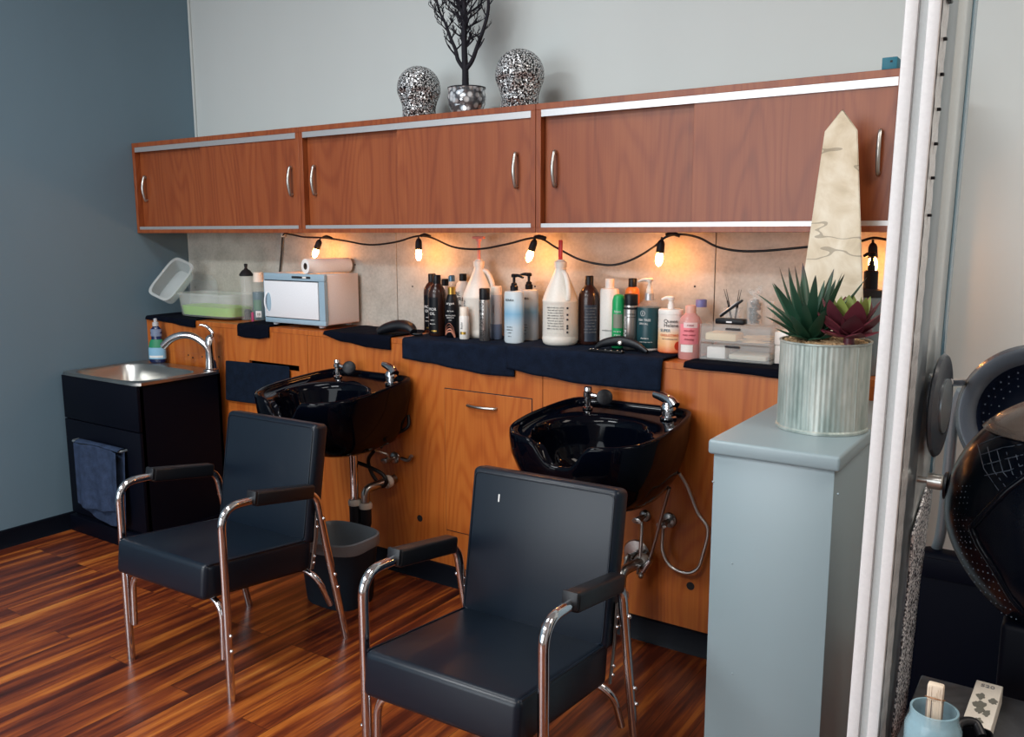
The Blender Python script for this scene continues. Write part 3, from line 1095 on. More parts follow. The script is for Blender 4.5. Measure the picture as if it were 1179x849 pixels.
# valves and hoses under the bowl by the sink
pv = at(455, 527, 'y', YP); pv = (pv.x, pv.z)
stop_valve('wall valve with short crooked pipe under the bowl by the sink cabinet', pv,
           [(0, -0.05, 0.0), rel(446, 524, -0.47, pv), rel(436, 520, -0.50, pv), rel(430, 518, -0.53, pv)], plate=0.028)
mb = MB()
mb.tube(spline([at(470, 478, 'y', -0.425), at(470, 491, 'y', -0.44), at(458, 499, 'y', -0.46), at(446, 506, 'y', -0.50), at(438, 516, 'y', -0.52)], 6), 0.008, 10)
tag(mb.build('black_hose', 'wire'), 'black hose bending from the panelling to under the sink side bowl', 'hose')
mb = MB()
mb.tube(spline([at(412, 533, 'y', -0.56), at(425, 538, 'y', -0.55), at(440, 546, 'y', -0.53), at(445, 555, 'y', -0.52), at(439, 560, 'y', -0.50), at(428, 545, 'y', -0.51), at(424, 530, 'y', -0.53), at(430, 520, 'y', -0.55)], 6), 0.009, 10)
tag(mb.build('black_hose', 'wire'), 'looped black hose beside the chrome tailpiece above the bin', 'hose')
mb = MB()
mb.tube(spline([at(462, 528, 'y', -0.44), at(470, 530, 'y', -0.44), at(474, 525, 'y', -0.44)], 6), 0.009, 10)
tag(mb.build('pipe_stub', 'worn_chrome'), 'short capped pipe end curling up from the wood panelling', 'pipe')

# ------------------------------------------------------------------ waste bin under the bowl
BC = Vector((1.895, -0.805, 0.0))
t = thing('waste_bin', 'charcoal plastic waste bin with grey liner, below the drain trap', 'bin', BC)
def brr(hw, hd, z, ex=3.2, n=48):
    return rrect(hw, hd, ex, z, 0, 0, n)
mb = MB()
mb.rings([brr(0.135, 0.105, 0.0), brr(0.14, 0.11, 0.012), brr(0.165, 0.135, 0.298), brr(0.160, 0.130, 0.298), brr(0.134, 0.104, 0.02)], True, True)
mb.build('bucket', 'binb', t)
mb = MB()
def wob(hw, hd, z, amp, ph):
    return [Vector((p.x, p.y, p.z + amp * math.sin(5 * i / 48 * 2 * PI + ph))) for i, p in enumerate(brr(hw, hd, z))]
mb.rings([wob(0.169, 0.139, 0.255, 0.003, 0.4), wob(0.172, 0.142, 0.273, 0.003, 1.0), brr(0.170, 0.140, 0.301), brr(0.162, 0.132, 0.305), brr(0.154, 0.124, 0.293), brr(0.142, 0.112, 0.18)], False, False)
mb.build('bin_liner', 'liner', t)


# ------------------------------------------------------------------ shampoo chairs
def chair(label, loc, rz):
    t = thing('shampoo_chair', label, 'chair', loc, rz, group='black vinyl shampoo chairs')
    HX, HS, HB = 0.281, 0.241, 0.246
    YFR, YRE = -0.284, 0.282
    # seat: thick box cushion, lower at the back
    mb = MB()
    tilt = Matrix.Rotation(math.radians(-6.6), 3, 'X')
    pv = Vector((0, -0.329, 0.50))
    mb.box((-HS - 0.002, -0.331, 0.376), (HS + 0.002, 0.165, 0.502), 0.020, 4, tilt, pv)
    st = mb.build('seat', 'vinyl', t)
    for s_ in (-1, 1):
        mb = MB()
        mb.tube([pv + tilt @ (Vector(p) - pv) for p in ((s_ * (HS - 0.002), -0.318, 0.498), (s_ * (HS - 0.002), 0.155, 0.498))], 0.0035, 8)
        mb.build('seam_piping', 'vinyl', st)
    # backrest, reclined
    rec = Matrix.Rotation(math.radians(-9.7), 3, 'X')
    pv_ = Vector((0, 0.117, 0.43))
    mb = MB()
    mb.box((-HB - 0.004, 0.117, 0.432), (HB + 0.004, 0.190, 0.890), 0.020, 4, rec, pv_)
    bkr = mb.build('backrest', 'vinyl', t)
    mb = MB()
    e = HB - 0.010
    pts = fillet([pv_ + rec @ (Vector(p) - pv_) for p in ((0, 0.1172, 0.8745), (e, 0.1172, 0.8745), (e, 0.1172, 0.448), (-e, 0.1172, 0.448), (-e, 0.1172, 0.8745), (0, 0.1172, 0.8745))], 0.02, 5)
    mb.tube(pts, 0.0026, 8); mb.build('seam_piping', 'vinyl', bkr)
    for s_ in (-1, 1):
        X = s_ * HX
        # one bent tube: front leg, arm and rear leg
        mb = MB()
        front = fillet([(X, YFR, 0.0), (X, YFR, 0.692), (X, -0.13, 0.684)], 0.095, 10)
        mb.tube(front, 0.0145, 14); lf = mb.build('leg', 'chrome', t)
        mb = MB()
        rear = fillet([(X, -0.13, 0.684), (X, 0.150, 0.634), (X, 0.172, 0.520), (X, YRE, 0.0)], 0.055, 10)
        mb.tube(rear, 0.0145, 14); lr = mb.build('leg', 'chrome', t)
        for lg, yz in ((lf, ((YFR, 0.190), (YFR, 0.245))), (lr, ((0.232, 0.235), (0.220, 0.290), (0.170, 0.530)))):
            for (y, z) in yz:
                mb = MB()
                mb.ball((X + s_ * 0.016, y, z), 0.0072, 10)
                mb.build('bolt', 'chrome', lg)
        # padded arm
        mb = MB()
        ar = Matrix.Rotation(math.radians(-9.3), 3, 'X')
        pa = Vector((X, -0.142, 0.688))
        mb.box((X - 0.024, -0.150, 0.664), (X + 0.024, 0.128, 0.716), 0.009, 3, ar, pa)
        ap = mb.build('arm_pad', 'pad', t)
        mb = MB()
        mb.box((X - 0.0225, -0.158, 0.672), (X + 0.0225, -0.146, 0.718), 0.004, 2, ar, pa)
        mb.build('pad_end', 'pad', ap)
        # slotted bracket joining seat and back
        mb = MB()
        xb = s_ * (HS + 0.014)
        mb.tube([(xb, 0.140, 0.330), (xb, 0.165, 0.44), (xb, 0.180, 0.56)], 0.010, 10, flat=0.4); bb = mb.build('recline_bracket', 'worn_chrome', t)
        for (y, z) in ((0.146, 0.355), (0.151, 0.380), (0.171, 0.490), (0.175, 0.518)):
            mb = MB()
            mb.ball((xb + s_ * 0.005, y, z), 0.006, 8)
            mb.build('rivet', 'chrome', bb)
    # inner tubes: under the seat from side to side, bolted to the legs
    for yy, zz, y2, zt_ in ((YFR + 0.01, 0.150, YFR + 0.004, 0.362), (0.165, 0.150, 0.236, 0.305)):
        mb = MB()
        xx = HX - 0.032
        mb.tube(fillet([(-xx, y2, zz), (-xx, yy, zt_), (xx, yy, zt_), (xx, y2, zz)], 0.085, 10), 0.0115, 12)
        mb.build('cross_tube', 'chrome', t)
    return t


chair('black vinyl shampoo chair with chrome legs in front of the utility sink', (1.906, -1.349, 0.0), 0.026)
c2 = chair('black vinyl shampoo chair with a small white scuff on its backrest', (3.243, -1.477, 0.0), 0.031)
mb = MB()
rec = Matrix.Rotation(math.radians(-9.7), 3, 'X'); pv_ = Vector((0, 0.117, 0.43))
mb.box((-0.146, 0.1160, 0.794), (-0.141, 0.1172, 0.817), 0.0003, 1)
for v in mb.bm.verts: v.co = pv_ + rec @ (v.co - pv_)
mb.build('scuff', 'white_ink', [c for c in c2.children if c.name.startswith('backrest')][0])
# ------------------------------------------------------------------ string lights
yl = -0.235
strand = [(322, 313, -0.118), (324, 292, -0.12), (326, 271, -0.125), (334, 270, -0.18), (350, 273, yl), (372, 274, yl), (395, 277, yl), (425, 282, yl), (455, 279, yl), (480, 272, yl), (497, 274, yl), (520, 284, yl), (540, 287, yl), (560, 286, yl), (585, 281, yl), (618, 274, yl),
          (640, 285, yl), (665, 298, yl), (688, 304, yl), (708, 305, yl), (730, 298, yl), (752, 285, yl), (767, 273, yl), (785, 270, yl), (805, 274, yl), (825, 284, yl), (850, 289, yl), (880, 289, yl), (925, 285, yl), (965, 281, yl), (990, 278, yl), (1006, 274, yl), (1025, 277, yl)]
t = thing('string_lights', 'black cable with warm filament bulbs strung beneath the wall cabinets', 'string lights', (0, 0, 0))
mb = MB(); mb.tube(spline([at(a, b, 'y', y) for a, b, y in strand], 5), 0.0045, 10); mb.build('cable', 'wire', t)
mb = MB(); p = at(326, 271, 'y', -0.122); mb.box(p - Vector((0.012, 0.006, 0.010)), p + Vector((0.012, 0.010, 0.012)), 0.003); mb.build('cable_clip', 'white_pl', t)
for (px, py, bx_, by_) in ((369, 274, 366, 283), (482, 272, 482, 290), (617, 273, 612, 288), (762, 273, 760, 290), (1005, 276, 1005, 303)):
    p0 = at(px, py, 'y', yl)
    p1 = at(bx_, by_, 'y', yl)
    d = (p1 - p0); d.y = 0
    rot = d.normalized().to_track_quat('-Z', 'Y').to_matrix()
    s_ = 1.0 if px != 1005 else 0.9
    mb = MB()
    mb.tube([p0, p0 + rot @ Vector((0, 0, -0.014))], 0.004, 8)
    mb.lathe([(0.0045, -0.010), (0.011, -0.016), (0.015, -0.026), (0.016, -0.060), (0.0145, -0.062)], p0, 16, rot=rot)
    so = mb.build('lamp_holder', 'black_soft', t)
    mb = MB()
    mb.lathe([(0.010, -0.060), (0.013, -0.070), (0.015, -0.085), (0.013, -0.100), (0.007, -0.111), (0.002, -0.114)], p0, 16, rot=rot)
    mb.build('bulb', 'bulb', so, label='glowing warm bulb')
for px, py in ((377, 274), (490, 272), (622, 274), (775, 271)):
    p = at(px, py, 'y', yl)
    mb = MB()
    mb.tube(spline([p + Vector((-0.028, 0, 0.002)), p + Vector((0, -0.004, 0.006)), p + Vector((0.028, 0, -0.002))], 4), 0.0075, 8)
    mb.build('cable_joint', 'wire', t)


# ------------------------------------------------------------------ bottles and jars
BT = ZT + 0.0075      # standing on a towel


def stand(name, label, cat, px, y, z=BT, group='hair products on the ledge', rz=0.0):
    return thing(name, label, cat, (xat(px, y, z + 0.1), y, z), rz, group)


def body(t, prof, mat, name='body', seg=28, sy=1.0):
    mb = MB(); mb.lathe(prof, seg=seg, sy=sy); return mb.build(name, mat, t)


def pump(t, z, mat, dirx=1.0, col=0.017, reach=0.055, hgt=0.055, long=True):
    mb = MB()
    mb.lathe([(col, z - 0.004), (col, z + 0.018), (col * 0.75, z + 0.022), (col * 0.75, z + 0.030), (0.006, z + 0.034), (0.006, z + hgt), (0.012, z + hgt + 0.001), (0.013, z + hgt + 0.012), (0.008, z + hgt + 0.016)], seg=18)
    c = mb.build('pump', mat, t)
    mb = MB()
    pts = spline([(0, 0, z + hgt + 0.008), (dirx * reach * 0.5, -0.003, z + hgt + 0.009), (dirx * reach, -0.006, z + hgt + 0.001)], 5)
    mb.tube(pts, [0.008 - 0.003 * i / (len(pts) - 1) for i in range(len(pts))], 10)
    mb.build('nozzle', mat, c)
    return c


A0 = 0.30     # labels are turned a little towards the room
# the two brown bottles beside the neck rest
for px, y, lab in ((498, -0.185, 'brown shampoo bottle half hidden behind its twin at the row end'), (503.5, -0.275, 'brown shampoo bottle with black label, first in the row')):
    t = stand('shampoo_bottle', lab, 'bottle', px, y)
    body(t, [(0.036, 0), (0.041, 0.006), (0.041, 0.190), (0.038, 0.208), (0.028, 0.226), (0.018, 0.238), (0.016, 0.245)], 'amber')
    mb = MB(); mb.lathe([(0.0185, 0.240), (0.0185, 0.275), (0.016, 0.278)], seg=22); mb.build('cap', 'black', t)
    band(t, 0.041, 0.015, 0.178, A0 - 0.85, A0 + 0.45, 'black')
    wrap_text(t, [('MOR', 0.018, 0.118, -0.2), ('OIL', 0.018, 0.098, -0.2), ('moist', 0.009, 0.072, -0.2), ('shampoo', 0.008, 0.055, -0.2)], 0.0418, 'white_ink', A0)
    band(t, 0.041, 0.022, 0.028, A0 - 0.4, A0 + 0.3, 'gold', 'label_stripe', off=0.0012)
# black bottle with gold collar
t = stand('styling_bottle', 'black tapered hair bottle with gold collar and copper graphic', 'bottle', 520.5, -0.287)
body(t, [(0.029, 0), (0.0325, 0.005), (0.0325, 0.130), (0.029, 0.165), (0.021, 0.188), (0.017, 0.195)], 'black')
body(t, [(0.0175, 0.192), (0.0175, 0.226), (0.013, 0.228)], 'gold', 'collar', 22)
body(t, [(0.012, 0.226), (0.012, 0.250), (0.006, 0.255)], 'clear', 'spray_neck', 18)
body(t, [(0.0145, 0.252), (0.0145, 0.276), (0.011, 0.280)], 'teal_cap', 'cap', 20)
wrap_text(t, [('argan', 0.017, 0.150), ('de luxe', 0.010, 0.118), ('REVITALIZING', 0.0075, 0.098), ('FORMULA', 0.0075, 0.088), ('soin', 0.008, 0.078)], 0.0328, 'white_ink', A0 + 0.1)
mb = MB()
for k in range(4):
    pts = [(0.0337 * math.sin(A0 + a), -0.0337 * math.cos(A0 + a), z) for a, z in ((-0.75, 0.012), (-0.6 + 0.1 * k, 0.050 - 0.008 * k), (-0.05 + 0.1 * k, 0.066 - 0.013 * k), (0.5 + 0.06 * k, 0.045 - 0.014 * k), (0.75, 0.010))]
    mb.tube(spline([Vector(p) for p in pts], 6), 0.0028, 6, flat=0.4)
mb.build('copper_graphic', plain('copper_print', (190, 128, 106), 0.4), t)
# small orange-brown bottle behind
t = stand('oil_bottle', 'small orange-brown bottle with black cap peeking behind the gold-collared one', 'bottle', 513, -0.175)
body(t, [(0.026, 0), (0.028, 0.004), (0.028, 0.19), (0.022, 0.215), (0.015, 0.225)], 'peach')
body(t, [(0.0165, 0.222), (0.0165, 0.252), (0.013, 0.255)], 'black', 'cap', 20)
# white bottle, black cap
t = stand('lotion_bottle', 'white bottle with black cap and dark lettering behind the pump jug', 'bottle', 533.5, -0.150)
body(t, [(0.036, 0), (0.039, 0.005), (0.039, 0.205), (0.030, 0.235), (0.018, 0.246)], 'milk')
body(t, [(0.0175, 0.244), (0.0175, 0.278), (0.015, 0.280)], 'black', 'cap', 20)
wrap_text(t, [('BE', 0.026, 0.180), ('CURL', 0.026, 0.156), ('wash', 0.018, 0.130)], 0.0392, 'ink', A0 - 0.35)
# small white bottle in front
t = stand('serum_bottle', 'short slim white bottle standing at the front of the row', 'bottle', 534.5, -0.315)
body(t, [(0.020, 0), (0.0225, 0.004), (0.0225, 0.098), (0.019, 0.104)], 'white_pl')
body(t, [(0.0185, 0.102), (0.0185, 0.140), (0.016, 0.143)], 'warm_white', 'cap', 22)
band(t, 0.0225, 0.022, 0.034, A0 - 0.6, A0 + 0.6, 'gold', 'label_stripe')
wrap_text(t, [('styling', 0.012, 0.062)], 0.0226, 'ink_grey', A0 - 0.1, vertical=True)


def jug(label, px, y, pumped, lift=0.0):
    t = stand('gallon_jug', label, 'jug', px, y, BT + lift, 'gallon jugs on the ledge')
    R = 0.074
    body(t, [(0.064, 0), (0.071, 0.006), (0.074, 0.016), (0.0745, 0.030), (0.0725, 0.036), (0.0735, 0.040), (0.0735, 0.176), (0.075, 0.180), (0.0735, 0.185), (0.069, 0.200), (0.055, 0.235), (0.040, 0.268), (0.026, 0.300), (0.022, 0.312), (0.022, 0.322)], 'milk', seg=40)
    body(t, [(0.0255, 0.318), (0.0255, 0.340), (0.019, 0.344), (0.014, 0.350)], 'milk', 'neck_cap', 28)
    # moulded handle bowing out of the shoulder
    mb = MB()
    ha = 0.15 if pumped else -0.55
    R_ = Matrix.Rotation(ha, 3, 'Z')
    pts = spline([R_ @ Vector(p) for p in ((0.022, 0, 0.300), (0.042, 0, 0.292), (0.062, 0, 0.258), (0.072, 0, 0.215), (0.069, 0, 0.188))], 6)
    mb.tube(pts, 0.0105, 12, flat=1.1); mb.build('handle', 'milk', t)
    if pumped:
        body(t, [(0.0075, 0.345), (0.0070, 0.445)], 'pink_pl', 'pump_stem', 14)
        mb = MB()
        mb.box((-0.032, -0.010, 0.440), (0.030, 0.010, 0.452), 0.004, 2)
        mb.lathe([(0.012, 0.430), (0.012, 0.440)], seg=14)
        mb.build('pump_head', 'pink_pl', t)
        wrap_text(t, [('daily', 0.022, 0.150), ('shampoo', 0.018, 0.11)], 0.0738, 'ink_grey', A0 - 0.75, vertical=True)
    else:
        mb = MB(); mb.box((-0.008, -0.006, 0.346), (0.007, 0.006, 0.430), 0.003, 2); mb.build('pump_stem', 'red', t)
        band(t, 0.0735, 0.050, 0.165, A0 - 0.55, A0 + 0.42, plain('pale_grey_sheet', (212, 208, 198), 0.6))
        rows = [('Directions apply to wet hair', 0.0088, 0.157 - 0.0105 * i) for i in range(9)]
        rows = [(('apply to wet hair, lather', 'rinse well and repeat', 'for best results follow', 'with conditioner daily')[i % 4], 0.0078, 0.155 - 0.0108 * i, -0.06) for i in range(9)]
        wrap_text(t, rows, 0.0744, 'ink_grey', A0)
        mb = MB()
        for z in (0.155, 0.128, 0.108, 0.082, 0.072, 0.056):
            for a in (0.62, 0.66):
                a_ = A0 + a
                mb.box((0.0742 * math.sin(a_) - 0.0026, -0.0742 * math.cos(a_) - 0.001, z - 0.004), (0.0742 * math.sin(a_) + 0.0026, -0.0742 * math.cos(a_) + 0.001, z + 0.004))
        mb.build('printed_marks', 'ink', t)
        wrap_text(t, [('K', 0.014, 0.125), ('L', 0.012, 0.085)], 0.0738, 'ink', A0 - 1.45)
    return t


jug('white gallon jug with a tall T-shaped pump', 552, -0.205, True)
jug('white gallon jug with a red pump stem and printed grey directions', 645, -0.285, False, 0.0085)

# silver hairspray can with big vertical lettering
t = stand('hairspray_can', 'silver hairspray can with black cap and large vertical lettering', 'can', 558, -0.312)
body(t, [(0.022, 0), (0.0245, 0.004), (0.0245, 0.172), (0.021, 0.182)], 'silver')
body(t, [(0.0235, 0.180), (0.0235, 0.226), (0.021, 0.229)], 'black', 'cap')
wrap_text(t, [('long sexy hair', 0.031, 0.090, 0.02)], 0.0246, 'ink', A0 - 0.05, vertical=True)
# pale grey bottle
t = stand('toner_bottle', 'pale grey slim bottle with a blue-grey lower band', 'bottle', 571.5, -0.235)
body(t, [(0.024, 0.068), (0.0258, 0.068), (0.0258, 0.196), (0.0255, 0.198)], 'grey_can')
body(t, [(0.024, 0), (0.0262, 0.004), (0.0262, 0.068)], 'grey_blue', 'lower_band')
body(t, [(0.0256, 0.196), (0.0256, 0.232), (0.023, 0.235)], 'warm_white', 'cap')
wrap_text(t, [('toner', 0.016, 0.135)], 0.0260, 'ink_grey', A0 - 0.1, vertical=True)
# ice blue pump bottles
for px, y, dr, lab in ((592, -0.300, 1.0, 'ice blue pump bottle in front, its nozzle pointing at the jug'), (609, -0.185, -1.0, 'ice blue pump bottle behind its twin, nearest the red stemmed jug')):
    t = stand('pump_bottle', lab, 'bottle', px, y, BT if y < -0.25 else BT, 'ice blue pump bottles')
    body(t, [(0.042, 0), (0.0465, 0.008), (0.0465, 0.208), (0.043, 0.220), (0.020, 0.224)], 'ice', sy=0.70, seg=36)
    pump(t, 0.224, 'black', dr, reach=0.050)
    wrap_text(t, [('KENRA', 0.0135, 0.180, -0.35), ('luxe shine', 0.007, 0.068, -0.35), ('conditioner', 0.007, 0.056, -0.35), ('strength', 0.006, 0.044, -0.35), ('33.8 oz', 0.006, 0.028, -0.35)], 0.0468, 'ink', A0, 0.70)
# brown bottle with dark label
t = stand('shampoo_bottle', 'brown bottle with slate label right beside the red stemmed jug', 'bottle', 678, -0.215, BT + 0.0085)
body(t, [(0.040, 0), (0.0445, 0.006), (0.0445, 0.192), (0.041, 0.210), (0.030, 0.230), (0.019, 0.242), (0.016, 0.250)], 'amber')
body(t, [(0.0175, 0.244), (0.0175, 0.280), (0.015, 0.283)], 'black', 'cap', 22)
band(t, 0.0445, 0.014, 0.165, A0 - 0.2, A0 + 0.95, plain('slate_label', (38, 46, 60), 0.4))
wrap_text(t, [(('shine and body', 'for all hair', 'sulfate free', 'made with care')[i % 4], 0.0085, 0.150 - 0.0125 * i, 0.35) for i in range(9)], 0.0450, 'ink_grey', A0)
# tall white bottle
t = stand('lotion_bottle', 'tall white bottle with square white cap behind the green can', 'bottle', 701.5, -0.205, BT + 0.0085)
body(t, [(0.037, 0), (0.041, 0.006), (0.041, 0.222), (0.037, 0.232), (0.020, 0.236)], 'white_pl', sy=0.75)
body(t, [(0.0185, 0.234), (0.0185, 0.270), (0.017, 0.273)], 'white_pl', 'cap', 24)
wrap_text(t, [('conditioner', 0.010, 0.060)], 0.0414, 'ink_grey', A0 - 0.2, 0.75)
# green can
t = stand('spray_can', 'bright green spray can with grey middle panel', 'can', 712, -0.265, BT + 0.0085)
body(t, [(0.024, 0), (0.0262, 0.004), (0.0262, 0.155), (0.0255, 0.158)], 'green')
body(t, [(0.0258, 0.158), (0.0255, 0.190), (0.020, 0.210), (0.010, 0.216)], 'green', 'cap')
band(t, 0.0262, 0.082, 0.138, A0 - 0.75, A0 + 0.8, plain('khaki_panel', (128, 130, 116), 0.5))
wrap_text(t, [('foam', 0.013, 0.144), ('dry spray', 0.0085, 0.066), ('original', 0.009, 0.052), ('200 ml', 0.008, 0.036)], 0.0266, 'white_ink', A0)
# orange bottle behind
t = stand('conditioner_bottle', 'orange bottle with black cap behind the silver can with dark cap', 'bottle', 727.5, -0.165, BT + 0.0085)
body(t, [(0.028, 0), (0.030, 0.004), (0.030, 0.210), (0.026, 0.232), (0.017, 0.240)], 'orange')
body(t, [(0.0172, 0.238), (0.0172, 0.272), (0.015, 0.275)], 'black', 'cap', 20)
# second silver can
t = stand('hairspray_can', 'silver can with black cap between the green can and dark teal pump', 'can', 726, -0.275, BT + 0.0085)
body(t, [(0.026, 0), (0.0285, 0.004), (0.0285, 0.168), (0.025, 0.178)], 'silver')
body(t, [(0.0275, 0.176), (0.0275, 0.216), (0.025, 0.219)], 'black', 'cap')
wrap_text(t, [('ROOT PUMP', 0.017, 0.085, -0.62)], 0.0288, 'white_ink', A0, vertical=True)
band(t, 0.0285, 0.160, 0.168, A0 - 1.2, A0 + 1.2, 'ink', 'label_stripe')
wrap_text(t, [('volumizing', 0.0075, 0.140, 0.2), ('spray mousse', 0.0065, 0.128, 0.2)], 0.0288, 'ink', A0)
# dark teal pump bottle
t = stand('pump_bottle', 'dark teal labelled bottle with a clear shoulder and pale pump', 'bottle', 747, -0.255, BT + 0.0085)
body(t, [(0.042, 0), (0.0465, 0.004), (0.0465, 0.014)], 'white_pl', 'foot_ring', 32)
body(t, [(0.0465, 0.010), (0.0470, 0.014), (0.0470, 0.168), (0.046, 0.170)], 'dteal', seg=36)
body(t, [(0.046, 0.169), (0.044, 0.178), (0.032, 0.192), (0.026, 0.196), (0.026, 0.202)], 'clear', 'shoulder', 32)
body(t, [(0.018, 0.196), (0.018, 0.224), (0.014, 0.226)], 'alu', 'collar', 22)
pump(t, 0.222, 'warm_white', -1.0, 0.013, 0.046, 0.046)
wrap_text(t, [('TEA TREE', 0.0125, 0.118, -0.28), ('SPECIAL', 0.0105, 0.104, -0.32), ('shampoo', 0.009, 0.048, -0.2), ('invigorating cleanser', 0.0065, 0.034, -0.1)], 0.0472, 'white_ink', A0)
mb = MB()
for k in range(24):
    a, b = 2 * PI * k / 24, 2 * PI * (k + 1) / 24
    q = []
    for th in (a, b):
        for rr in (0.0105, 0.0092):
            u, z = rr * math.cos(th), 0.148 + rr * math.sin(th)
            an = A0 - 0.42 + u / 0.0475
            q.append(mb.bm.verts.new((0.0478 * math.sin(an), -0.0478 * math.cos(an), z)))
    mb.bm.faces.new((q[0], q[1], q[3], q[2]))
mb.build('ring_emblem', 'white_ink', t, 0)
wrap_text(t, [('2', 0.013, 0.1435, -0.42)], 0.0472, 'white_ink', A0)
# peach tub with pump
t = stand('pump_tub', 'cream and orange labelled tub with short white pump', 'tub', 772, -0.275, BT + 0.0085)
body(t, [(0.044, 0), (0.0485, 0.004), (0.0485, 0.150), (0.046, 0.154)], 'peach', seg=36, sy=0.8)
body(t, [(0.0495, 0.150), (0.0495, 0.164), (0.046, 0.168), (0.020, 0.169)], 'white_pl', 'lid', 36, 0.8)
pump(t, 0.168, 'white_pl', -1.0, 0.013, 0.036, 0.034)
wrap_text(t, [('Queen', 0.020, 0.118, 0.05), ('Helene', 0.020, 0.102, 0.08)], 0.0488, 'ink', A0, 0.8)
wrap_text(t, [('SUPER', 0.0155, 0.083, -0.4)], 0.0488, plain('blue_print', (40, 96, 120), 0.5), A0, 0.8)
wrap_text(t, [('CHOLESTEROL', 0.0120, 0.066, 0.0)], 0.0488, plain('orange_print', (214, 86, 40), 0.5), A0, 0.8)
wrap_text(t, [('hair conditioning cream', 0.0065, 0.054, 0.0)], 0.0488, 'ink_grey', A0, 0.8)
mb = MB()
an = A0 + 0.72
mb.lathe([(0.017, 0), (0.017, 0.001), (0.010, 0.0015)], (0.0492 * math.sin(an), -0.0492 * 0.8 * math.cos(an), 0.030), 20, rot=Matrix.Rotation(an, 3, 'Z') @ Matrix.Rotation(PI / 2, 3, 'X'))
mb.build('orange_slice_print', plain('fruit_print', (214, 70, 40), 0.5), t)
# pink bottle
t = stand('pink_bottle', 'clear bottle of pink liquid with white sticker beside the acrylic drawers', 'bottle', 794.5, -0.300, ZT + 0.001)
body(t, [(0.038, 0), (0.0425, 0.006), (0.0425, 0.140), (0.036, 0.158), (0.022, 0.172), (0.019, 0.176)], 'pinkliq', seg=36)
body(t, [(0.020, 0.174), (0.020, 0.200), (0.018, 0.203)], plain('peach_cap', (222, 168, 152), 0.4), 'cap', 22)
band(t, 0.0425, 0.060, 0.135, A0 - 0.9, A0 + 0.9, 'pinklab')
band(t, 0.0425, 0.030, 0.058, A0 - 0.75, A0 + 0.35, 'white_pl', 'sticker', off=0.0012)
band(t, 0.0425, 0.122, 0.142, A0 - 0.5, A0 + 0.75, plain('pale_pink_label', (236, 208, 206), 0.5), 'neck_label', off=0.0012)
wrap_text(t, [('rose', 0.014, 0.128, 0.1), ('micellar', 0.012, 0.108), ('rose water', 0.011, 0.092), ('cleansing', 0.010, 0.076)], 0.0435, plain('rose_print', (150, 50, 66), 0.5), A0)
# clear bottle, lilac cap
t = stand('clear_bottle', 'clear bottle with lilac cap behind the pink one', 'bottle', 806.5, -0.175, ZT + 0.001)
body(t, [(0.038, 0), (0.041, 0.005), (0.041, 0.148), (0.036, 0.170), (0.022, 0.186), (0.018, 0.190)], 'clear', seg=32)
body(t, [(0.0215, 0.188), (0.0215, 0.214), (0.019, 0.217)], 'purple', 'cap', 24)
# black pump bottle behind the obelisk
t = stand('pump_bottle', 'black topped pump bottle seen just past the marble obelisk', 'bottle', 998, -0.320, ZT + 0.001)
body(t, [(0.036, 0), (0.0395, 0.005), (0.0395, 0.258), (0.036, 0.262)], 'slate_liq', seg=28)
body(t, [(0.0225, 0.284), (0.0225, 0.345), (0.018, 0.350)], 'black', 'collar', 26)
pump(t, 0.346, 'black', -1.0, 0.012, 0.026, 0.048)
body(t, [(0.0402, 0.262), (0.0402, 0.284), (0.020, 0.290)], 'ink', 'shoulder_band', 26)
# small white box behind the planter
q = xat(900, -0.26, 1.2)
mb = MB(); mb.box((q - 0.012, -0.30, ZT + 0.009), (q + 0.06, -0.17, ZT + 0.075), 0.003); t = tag(mb.build('storage_box', 'white_pl'), 'small white lidded box between the acrylic drawers and planter', 'box')
mb = MB(); mb.box((q - 0.015, -0.303, ZT + 0.0755), (q + 0.063, -0.167, ZT + 0.125), 0.006); mb.build('lid', 'white_pl', t)

# ------------------------------------------------------------------ acrylic drawers and what stands on them
dx0, dx1 = xat(805, -0.335, 1.13), xat(887.5, -0.335, 1.13)
DY, DD, DH = -0.335, 0.165, 0.132
W_ = dx1 - dx0
ZD = ZT + 0.0085
t = thing('drawer_organizer', 'clear acrylic two drawer organizer on the ledge beside the planter', 'organizer', (dx0, DY, ZD))
mb = MB()
for z in (0, DH / 2 - 0.0015, DH - 0.003): mb.box((0, 0, z), (W_, DD, z + 0.003), 0.0006, 1)
for x in (0, W_ - 0.003): mb.box((x, 0, 0.003), (x + 0.003, DD, DH - 0.003))
mb.box((0.003, DD - 0.003, 0.003), (W_ - 0.003, DD, DH - 0.003))
mb.build('case', 'clear_g', t)
for k in range(2):
    z0 = 0.0035 + k * (DH / 2 - 0.001)
    mb = MB()
    mb.box((0.005, -0.004, z0), (W_ - 0.005, -0.001, z0 + DH / 2 - 0.009), 0.0006, 1)
    mb.box((0.005, -0.001, z0), (W_ - 0.005, DD - 0.008, z0 + 0.002))
    dr = mb.build('drawer', 'clear_g', t)
    mb = MB(); mb.box((W_ * 0.37, -0.009, z0 + DH / 2 - 0.019), (W_ * 0.58, -0.004, z0 + DH / 2 - 0.011), 0.002, 1); mb.build('handle', 'smoke', dr)
    # fluted top rail
    mb = MB()
    for i in range(34):
        x = 0.004 + (W_ - 0.008) * i / 33
        mb.box((x - 0.0012, -0.006, z0 + DH / 2 - 0.0095), (x + 0.0012, -0.0045, z0 + DH / 2 - 0.0015))
    mb.build('fluting', 'clear_g', dr)
random.seed(5)
